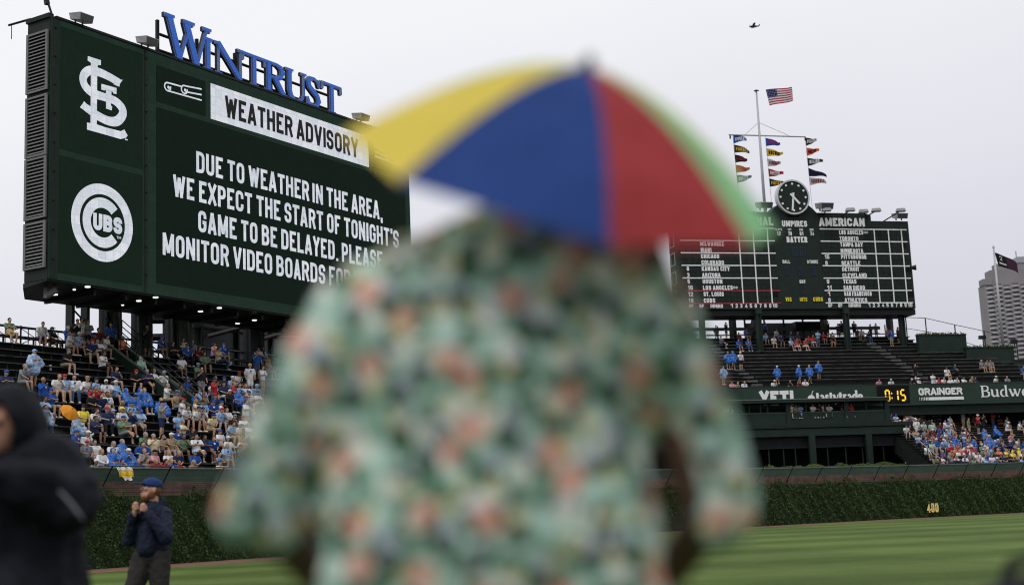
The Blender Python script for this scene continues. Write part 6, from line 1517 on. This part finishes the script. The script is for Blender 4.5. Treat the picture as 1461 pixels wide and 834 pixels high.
jk = [('c', Q(-.03, -.02, 1.05), Q(-.035, 0, 1.33), .148, .150), ('c', Q(.06, 0, 1.05), Q(.065, 0, 1.33), .148, .145), ('c', Q(-.02, -.09, 1.06), Q(-.02, -.07, 1.3), .13, .12), ('c', SR, SLf, .095, .095), ('c', Q(-.03, -.08, 1.42), Q(0, -.05, 1.50), .10, .08), ('c', SR, ER, .09, .078), ('c', SLf, EL, .09, .08), ('c', ER, ER.lerp(HR, .78), .085, .058), ('c', EL, EL.lerp(HL, .78), .088, .058),
      ('c', Q(.02, 0, 1.46), Q(.01, .0, 1.55), .105, .085), ('c', Q(.06, .04, 1.5), Q(.10, .06, 1.58), .075, .06), ('c', Q(-.07, -.09, 1.52), HR + V(.05, 0, -.03), .035, .02), ('c', Q(-.02, -.11, 1.50), HL + V(-.02, .02, -.03), .035, .02)]
me = voxel('jacket', jk, .012, 1, (.028, .085)); me.materials.append(M_jkt); jo = link('jacket', me, gm)
MB().tube([gm.location + (SR.lerp(SLf, .6) + V(.06, -.12, .02)) * GS, gm.location + (SR.lerp(SLf, .6) + V(.09, -.16, -.07)) * GS], .004, 4)
tr_ = [('c', Q(-.055, -.01, .96), Q(.08, -.01, .96), .145, .145)]
for (a, b, c), w1 in zip(LEG, (.128, .125)): tr_ += [('c', a + V(0, 0, .03), b, .135, .103), ('c', b, c + V(0, 0, .02), .10, .078)]
me = voxel('trousers', tr_, .012, 1, (.03, .11)); me.materials.append(M_trs); link('trousers', me, gm)
me = voxel('shoes', [('c', c + V(0, 0, -.045), c + F * .19 - V(0, 0, .05), .048, .042) for a, b, c in LEG], .01, 1); me.materials.append(MCL['K']); link('shoes', me, gm)
me = voxel('mouthpiece', [('c', HL + V(-.03, -.02, .06), HL + V(-.07, .02, .07), .010, .008)], .004, 0); me.materials.append(M_black); link('drawcord', me, gm)

# ---- hooded person at the left edge (out of focus)
HY = 4.75
def hp(x, y, dy=0): return hit(x, y, V(0, HY + dy, 0), V(0, 1, 0))
c0 = hp(8, 608); hm = thing('person', V(c0.x - .05, HY, .004), 'person in hooded black raincoat with raised arm at the left edge', 'person')
O = Vector(hm.location)
L3 = lambda p: p - O
hdp = L3(hp(5, 612))            # head centre
M_rc = mat('black_rain_fabric', (.0065, .0075, .012), .7, 0, .3, 4, .8, 5, spec=.12)
sh1 = L3(hp(85, 668)); sh0 = sh1 + V(-.42, .12, .03)
ba = [('e', hdp, (.078, .095, .115)), ('e', hdp + V(-.02, -.06, -.05), (.05, .05, .055)), ('p', [hdp + V(-.02, -.09, .03), hdp + V(-.025, -.118, -.012)], [.012, .017]), ('e', hdp + V(.02, -.09, .03), (.02, .012, .01)), ('e', hdp + V(-.055, -.09, .03), (.02, .012, .01)), ('e', hdp + V(-.02, -.1, -.055), (.028, .012, .010)), ('e', hdp + V(-.08, 0, 0), (.01, .02, .03)), ('e', hdp + V(.08, 0, 0), (.01, .02, .03)),
      ('c', hdp - V(0, 0, .08), hdp + V(.0, .02, -.22), .055, .06), ('c', hdp + V(0, .02, -.25), V(.02, .03, .95), .15, .14)]
for sx__ in (-.09, .12): ba += [('c', V(sx__, .03, .92), V(sx__, 0, .5), .085, .06), ('c', V(sx__, 0, .5), V(sx__, .02, .09), .055, .04), ('c', V(sx__, .02, .07), V(sx__, -.14, .04), .04, .034)]
elb = L3(hp(108, 715, -.12)); hnd = L3(hp(-28, 672, -.28))
ba += [('c', sh1, elb, .055, .045), ('c', elb, hnd, .042, .03)] + fist(hnd, V(-.8, -.3, .3).normalized(), V(0, -.3, 1).normalized())
me = voxel('person_body', ba, .01, 1); me.materials.append(mat('skin_warm', (.36, .19, .13), .5, 0, .15, 10)); link('body', me, hm)
me = voxel('eye', [('e', hdp + V(.018, -.092, .012), .011), ('e', hdp + V(-.058, -.092, .012), .011)], .006, 0); me.materials.append(mat('dark_eye', (.02, .015, .012), .2)); link('eyes', me, hm)
# coat
b1 = L3(hp(118, 834)); 
ct = [('c', hdp + V(.03, .04, -.24), V(.03, .05, 1.28), .19, .26), ('c', sh1 + V(-.10, .04, -.06), V(b1.x - .24, .05, 1.05), .16, .25), ('c', sh0, V(-.22, .08, 1.05), .14, .24), ('c', V(.05, .05, 1.1), V(.05, .05, .5), .30, .30), ('c', V(b1.x - .25, .05, 1.1), V(b1.x - .22, .05, .55), .25, .27),
      ('c', sh1 + V(-.05, .02, 0), elb + V(-.02, 0, 0), .115, .11), ('c', elb + V(-.02, 0, .02), elb.lerp(hnd, .55) + V(0, 0, .0), .105, .09), ('c', elb.lerp(hnd, .5), elb.lerp(hnd, .92), .09, .06), ('c', sh1 + V(-.04, .02, 0), sh0, .13, .13)]
me = voxel('raincoat', ct, .015, 1, (.085, .16)); me.materials.append(M_rc); co = link('raincoat', me, hm)
hc = hdp + V(.015, .03, .010)
hb = bmesh.new(); _sph(hb, hc, (.102, .13, .130), None, 4)
# open the hood over the face
cut = hdp + V(-.02, -.13, -.02)
bmesh.ops.delete(hb, geom=[v for v in hb.verts if (Vector((v.co.x - cut.x, (v.co.y - cut.y) * .9, (v.co.z - cut.z) * .72)))  .length < .086], context='VERTS')
me = bpy.data.meshes.new('hood'); hb.to_mesh(me); hb.free(); me.polygons.foreach_set('use_smooth', [True] * len(me.polygons)); me.materials.append(M_rc); ho = link('hood', me, hm)
s_ = ho.modifiers.new('t', 'SOLIDIFY'); s_.thickness = .02; s_.offset = 1
tx = bpy.data.textures.new('hd', 'CLOUDS'); tx.noise_scale = .15; dm_ = ho.modifiers.new('d', 'DISPLACE'); dm_.texture = tx; dm_.strength = .035
me = voxel('hood_collar', [('c', hdp + V(.10, .03, -.12), hdp + V(.13, .05, -.25), .07, .11), ('c', hdp + V(.0, -.03, -.19), hdp + V(.09, .0, -.2), .085, .09), ('c', hdp + V(-.12, .03, -.14), hdp + V(-.15, .03, -.24), .07, .1)], .012, 1, (.03, .1)); me.materials.append(M_rc); link('hood_collar', me, hm)
sp_ = [hp(84, 699, -.27), hp(92, 707, -.275), hp(104, 721, -.275), hp(113, 733, -.27), hp(120, 742, -.26)]
MB().tube(sp_, [.002, .004, .005, .005, .002], 6).build('reflective_piping', mat('grey_reflective_piping', (.17, .18, .20), .4), hm)

# ---- man in the floral shirt with the umbrella hat (strongly out of focus)
UY = 1.93
def up_(x, y, dy=0): return hit(x, y, V(0, UY + dy, 0), V(0, 1, 0))
c0 = up_(745, 700); um = thing('person', V(c0.x, UY, .004), 'man seen from behind in green floral shirt, large and out of focus', 'person')
O2 = Vector(um.location); L4 = lambda p: p - O2
def shirtmat():
    M = bpy.data.materials.new('floral_print_shirt'); M.use_nodes = True; n = M.node_tree; p = n.nodes['Principled BSDF']; p.inputs['Roughness'].default_value = .85
    t = n.nodes.new('ShaderNodeTexCoord'); L_ = n.links.new
    nz = n.nodes.new('ShaderNodeTexNoise'); nz.inputs['Scale'].default_value = 14; L_(t.outputs['Object'], nz.inputs['Vector'])
    ad = n.nodes.new('ShaderNodeVectorMath'); ad.operation = 'MULTIPLY_ADD'; ad.inputs[1].default_value = (.02, .02, .02); L_(nz.outputs['Color'], ad.inputs[0]); L_(t.outputs['Object'], ad.inputs[2])
    sxz = n.nodes.new('ShaderNodeSeparateXYZ'); cxz = n.nodes.new('ShaderNodeCombineXYZ'); L_(ad.outputs[0], sxz.inputs[0]); L_(sxz.outputs[0], cxz.inputs[0]); L_(sxz.outputs[2], cxz.inputs[1])
    def layer(prev, scale, off, r0, r1, col, fac=1.0):
        scale = scale * 1.2
        mp = n.nodes.new('ShaderNodeMapping'); mp.inputs['Location'].default_value = off; mp.inputs['Scale'].default_value = (scale, scale, scale); L_(cxz.outputs[0], mp.inputs[0])
        v = n.nodes.new('ShaderNodeTexVoronoi'); v.voronoi_dimensions = '2D'; v.inputs['Scale'].default_value = 1; v.inputs['Randomness'].default_value = .8; L_(mp.outputs[0], v.inputs['Vector'])
        r = n.nodes.new('ShaderNodeMapRange'); r.inputs[1].default_value = r1; r.inputs[2].default_value = r0; r.inputs[3].default_value = 0; r.inputs[4].default_value = fac; L_(v.outputs['Distance'], r.inputs[0])
        mx = n.nodes.new('ShaderNodeMix'); mx.data_type = 'RGBA'; L_(r.outputs[0], mx.inputs[0]); mx.inputs[7].default_value = list(col) + [1]
        if prev is None: mx.inputs[6].default_value = (.25, .40, .32, 1)
        else: L_(prev, mx.inputs[6])
        return mx.outputs[2]
    c = layer(None, 15, (.3, .1, 0), .30, .44, (.045, .12, .06))
    c = layer(c, 17, (.9, .6, 0), .24, .34, (.40, .57, .50))
    c = layer(c, 14, (.2, .8, 0), .26, .34, (.012, .045, .02))
    c = layer(c, 13, (.5, .2, 0), .19, .27, (.62, .63, .56), 1)
    c = layer(c, 14, (.1, .5, 0), .15, .24, (.44, .47, .58), .8)
    c = layer(c, 9.2, (.62, .3, 0), .19, .26, (.60, .47, .38), .8)
    c = layer(c, 9.2, (.62, .3, 0), .10, .16, (.56, .17, .12))
    c = layer(c, 15, (.35, .75, 0), .16, .24, (.025, .07, .035))
    c = layer(c, 12, (.7, .0, 0), .10, .17, (.55, .50, .26))
    L_(c, p.inputs['Base Color'])
    b = n.nodes.new('ShaderNodeTexNoise'); b.inputs['Scale'].default_value = 6; L_(t.outputs['Object'], b.inputs['Vector']); bp = n.nodes.new('ShaderNodeBump'); bp.inputs['Distance'].default_value = .05; bp.inputs['Strength'].default_value = .6; L_(b.outputs[0], bp.inputs['Height']); L_(bp.outputs[0], p.inputs['Normal'])
    return M
M_shirt = shirtmat()
T = lambda x, y, dy=0: L4(up_(x, y, dy))
SL_, SR__ = T(500, 480), T(915, 480)
EL_, ER__ = T(380, 735, .0), T(1012, 735, .0)
nkp = T(785, 360, .05)
hdd = nkp + V(.02, .06, .14)
M_skd = mat('skin_deep', (.09, .05, .035), .5, 0, .15, 8)
hb_ = [('e', hdd, (.085, .105, .125)), ('e', hdd + V(0, .07, -.06), (.055, .055, .06)), ('c', nkp - V(0, 0, .08), hdd - V(0, .01, .05), .07, .062), ('p', [hdd + V(0, .1, .02), hdd + V(0, .125, -.02)], [.012, .018]), ('e', hdd + V(.09, .0, -.01), (.01, .022, .034)), ('e', hdd + V(-.09, 0, -.01), (.01, .022, .034)),
       ('c', V(-.04, .02, .98), V(-.04, .04, 1.45), .10, .10), ('c', SL_ + V(.05, 0, 0), SR__ - V(.05, 0, 0), .06, .06)]
HLh, HRh = T(520, 870, .28), T(905, 850, .28)
for S_, E_, Hh in ((SL_, EL_, HLh), (SR__, ER__, HRh)):
    hh_ = Hh + V(0, .1, -.05)
    hb_ += [('c', S_, E_, .036, .032), ('c', E_, hh_, .032, .026)] + fist(hh_, V(0, .9, .1).normalized(), V(0, .1, 1).normalized())
for sx__ in (-.10, .10): hb_ += [('c', V(sx__, 0, .95), V(sx__ * 1.1, .02, .5), .09, .062), ('c', V(sx__ * 1.1, .02, .5), V(sx__ * 1.1, 0, .09), .06, .042), ('c', V(sx__ * 1.1, 0, .07), V(sx__ * 1.1, .16, .04), .042, .036)]
me = voxel('person_body', hb_, .011, 1); me.materials.append(M_skd); link('body', me, um)
me = voxel('hair', [('e', hdd + V(0, -.025, .005), (.105, .105, .125)), ('e', hdd + V(0, -.05, -.09), (.11, .075, .075)), ('e', T(735, 345, .02), (.09, .07, .06)), ('e', T(865, 372, .02), (.09, .07, .055)), ('e', T(800, 340, .0), (.12, .07, .05))], .012, 1, (.012, .03)); me.materials.append(HAIR[0]); link('hair', me, um)  # hair widened at the nape; dark lobes stand in for the umbrella's shade
sh = [('c', T(600, 540), T(592, 860), .13, .135), ('c', T(790, 540), T(808, 860), .124, .138), ('c', T(700, 500), T(700, 900), .165, .17), ('c', T(592, 860), T(592, 1050), .14, .15), ('c', T(810, 860), T(810, 1050), .145, .15),
      ('c', T(560, 495), T(875, 490), .13, .128), ('c', T(620, 440), T(865, 440), .112, .108), ('c', T(690, 405), T(860, 405), .105, .105), ('c', T(720, 385), T(850, 385), .10, .10), ('c', T(718, 388, -.06), T(880, 398, -.06), .085, .082), ('c', T(745, 372, -.05), T(850, 376, -.05), .085, .082), ('c', T(535, 490), T(428, 600), .112, .070), ('c', T(905, 490), T(1000, 600), .105, .048),
      ('c', T(428, 600), T(362, 722), .070, .056), ('c', T(362, 722), T(385, 745), .056, .050), ('c', T(1000, 600), T(1034, 712), .049, .046), ('c', T(1034, 712), T(1022, 745), .046, .042)]
me = voxel('shirt', sh, .014, 2, (.03, .12)); me.materials.append(M_shirt); link('shirt', me, um)
me = voxel('collar', [('p', [nkp + V(-.075, .05, -.03), nkp + V(-.06, -.05, -.03), nkp + V(0, -.085, -.03), nkp + V(.06, -.05, -.03), nkp + V(.075, .05, -.03)], [.03] * 5)], .01, 1); me.materials.append(M_shirt); link('collar', me, um)
me = voxel('trousers', [('c', V(-.07, 0, .95), V(.07, 0, .95), .15, .15)] + [('c', V(s, 0, .93), V(s * 1.1, .02, .5), .125, .10) for s in (-.10, .10)] + [('c', V(s * 1.1, .02, .5), V(s * 1.1, 0, .1), .10, .08) for s in (-.10, .10)], .015, 1, (.02, .1)); me.materials.append(MCL['T']); link('trousers', me, um)
me = voxel('shoes', [('c', V(s * 1.1, -.02, .045), V(s * 1.1, .19, .045), .05, .045) for s in (-.1, .1)], .012, 1); me.materials.append(MCL['K']); link('shoes', me, um)
# ---- umbrella hat
D0 = UY / CF.y
AP = up_(838, 96, -.03); px = (AP - CAM).dot(CF) / FPX
def cs(a, b, c=0): return CR * (a * px) - CU * (b * px) + CF * c     # photo px right / down, metres away
Cc = AP + cs(-46, 173) + CF * .02
UU = cs(-291, -76, -.082); VV = cs(60, 98, -.28)
APX = AP
uh = thing('umbrella_hat', AP, 'out-of-focus umbrella hat with yellow, blue, red and green panels', 'umbrella hat')
TIP = [UU * math.cos(PI / 4 * k) + VV * math.sin(PI / 4 * k) for k in range(8)]
for k, (dx, dy) in {0: (-340, 102), 1: (-250, 182), 2: (14, 264), 3: (212, 257), 4: (288, 228), 5: (285, 175)}.items():      # rim points as measured
    TIP[k] = AP + cs(dx, dy) + CF * ((Cc + TIP[k] - AP).dot(CF)) - Cc
def dome(s, t):
    sc_ = 1 - (.085 * (1 - abs(math.cos(4 * t)) ** .7 * 1.0) * s ** 2) if True else 1
    q = (t / (PI / 4)) % 8; i = int(q); f = q - i
    rad = TIP[i].lerp(TIP[(i + 1) % 8], f) * (1 + .22 * f * (1 - f) * (1 - s))
    return Cc + rad * s + (APX - Cc) * (1 - s ** 1.62)
cols = [('yellow', (.84, .66, .10)), ('blue', (.02, .065, .28)), ('red', (.44, .045, .05)), ('green', (.30, .70, .32))]
for k in range(8):
    t0, t1 = PI / 4 * k, PI / 4 * (k + 1); mb = MB(); NS, NT = 12, 8
    for a in range(NS):
        for b in range(NT):
            s0, s1 = a / NS, (a + 1) / NS; ta, tb = t0 + (t1 - t0) * b / NT, t0 + (t1 - t0) * (b + 1) / NT
            if a == 0: mb.face([dome(0, 0), dome(s1, ta), dome(s1, tb)])
            else: mb.face([dome(s0, ta), dome(s1, ta), dome(s1, tb), dome(s0, tb)])
    nm, c = cols[k % 4]
    mb.build('panel', mat('umbrella_cloth_' + nm, c, .6, 0, .10, 9, .8, 7, trans=.35), uh, smooth=True)
    MB().tube([dome(s / 8, t0) - (APX - Cc).normalized() * .004 for s in range(9)], .0025, 5).build('rib', M_grey, uh)
nn = (APX - Cc).normalized()
MB().tube([APX - nn * .01, APX + nn * .008, APX + nn * .018], [.012, .010, .004], 10).build('finial', MCL['K'], uh)
MB().tube([APX, hdd + O2 + V(0, 0, .1)], .008, 6).build('centre_post', M_black, uh)
bd = MB(); hc_ = hdd + O2 + V(0, 0, .06)
bd.tube([hc_ + V(.108 * math.cos(t), .118 * math.sin(t), 0) for t in [2 * PI * k / 20 for k in range(21)]], .012, 6); bd.build('head_band', MCL['K'], uh)
# ---- dark blurred edge in the bottom right corner
P = hit(1500, 905, V(0, 2.6, 0), V(0, 1, 0))
me = voxel('bag', [('e', V(0, 0, 0), (.17, .10, .12)), ('c', V(-.08, 0, .02), V(.1, 0, .06), .08, .08)], .012, 1, (.01, .1)); me.materials.append(mat('black_nylon', (.008, .008, .009), .6, 0, .2, 10))
bg = thing('dark_bag', P, 'black rounded bag, blurred, at the bottom right corner', 'bag'); link('bag_body', me, bg)
MB().tube([P + V(-.1, 0, .05), P + V(-.06, 0, .13), P + V(.06, 0, .16), P + V(.12, 0, .08)], .012, 6).build('handle', MCL['K'], bg)
MB().tube([P + V(0, 0, -.05), V(P.x, P.y, .0)], [.03, .03], 8).build('monopod', M_black, bg)
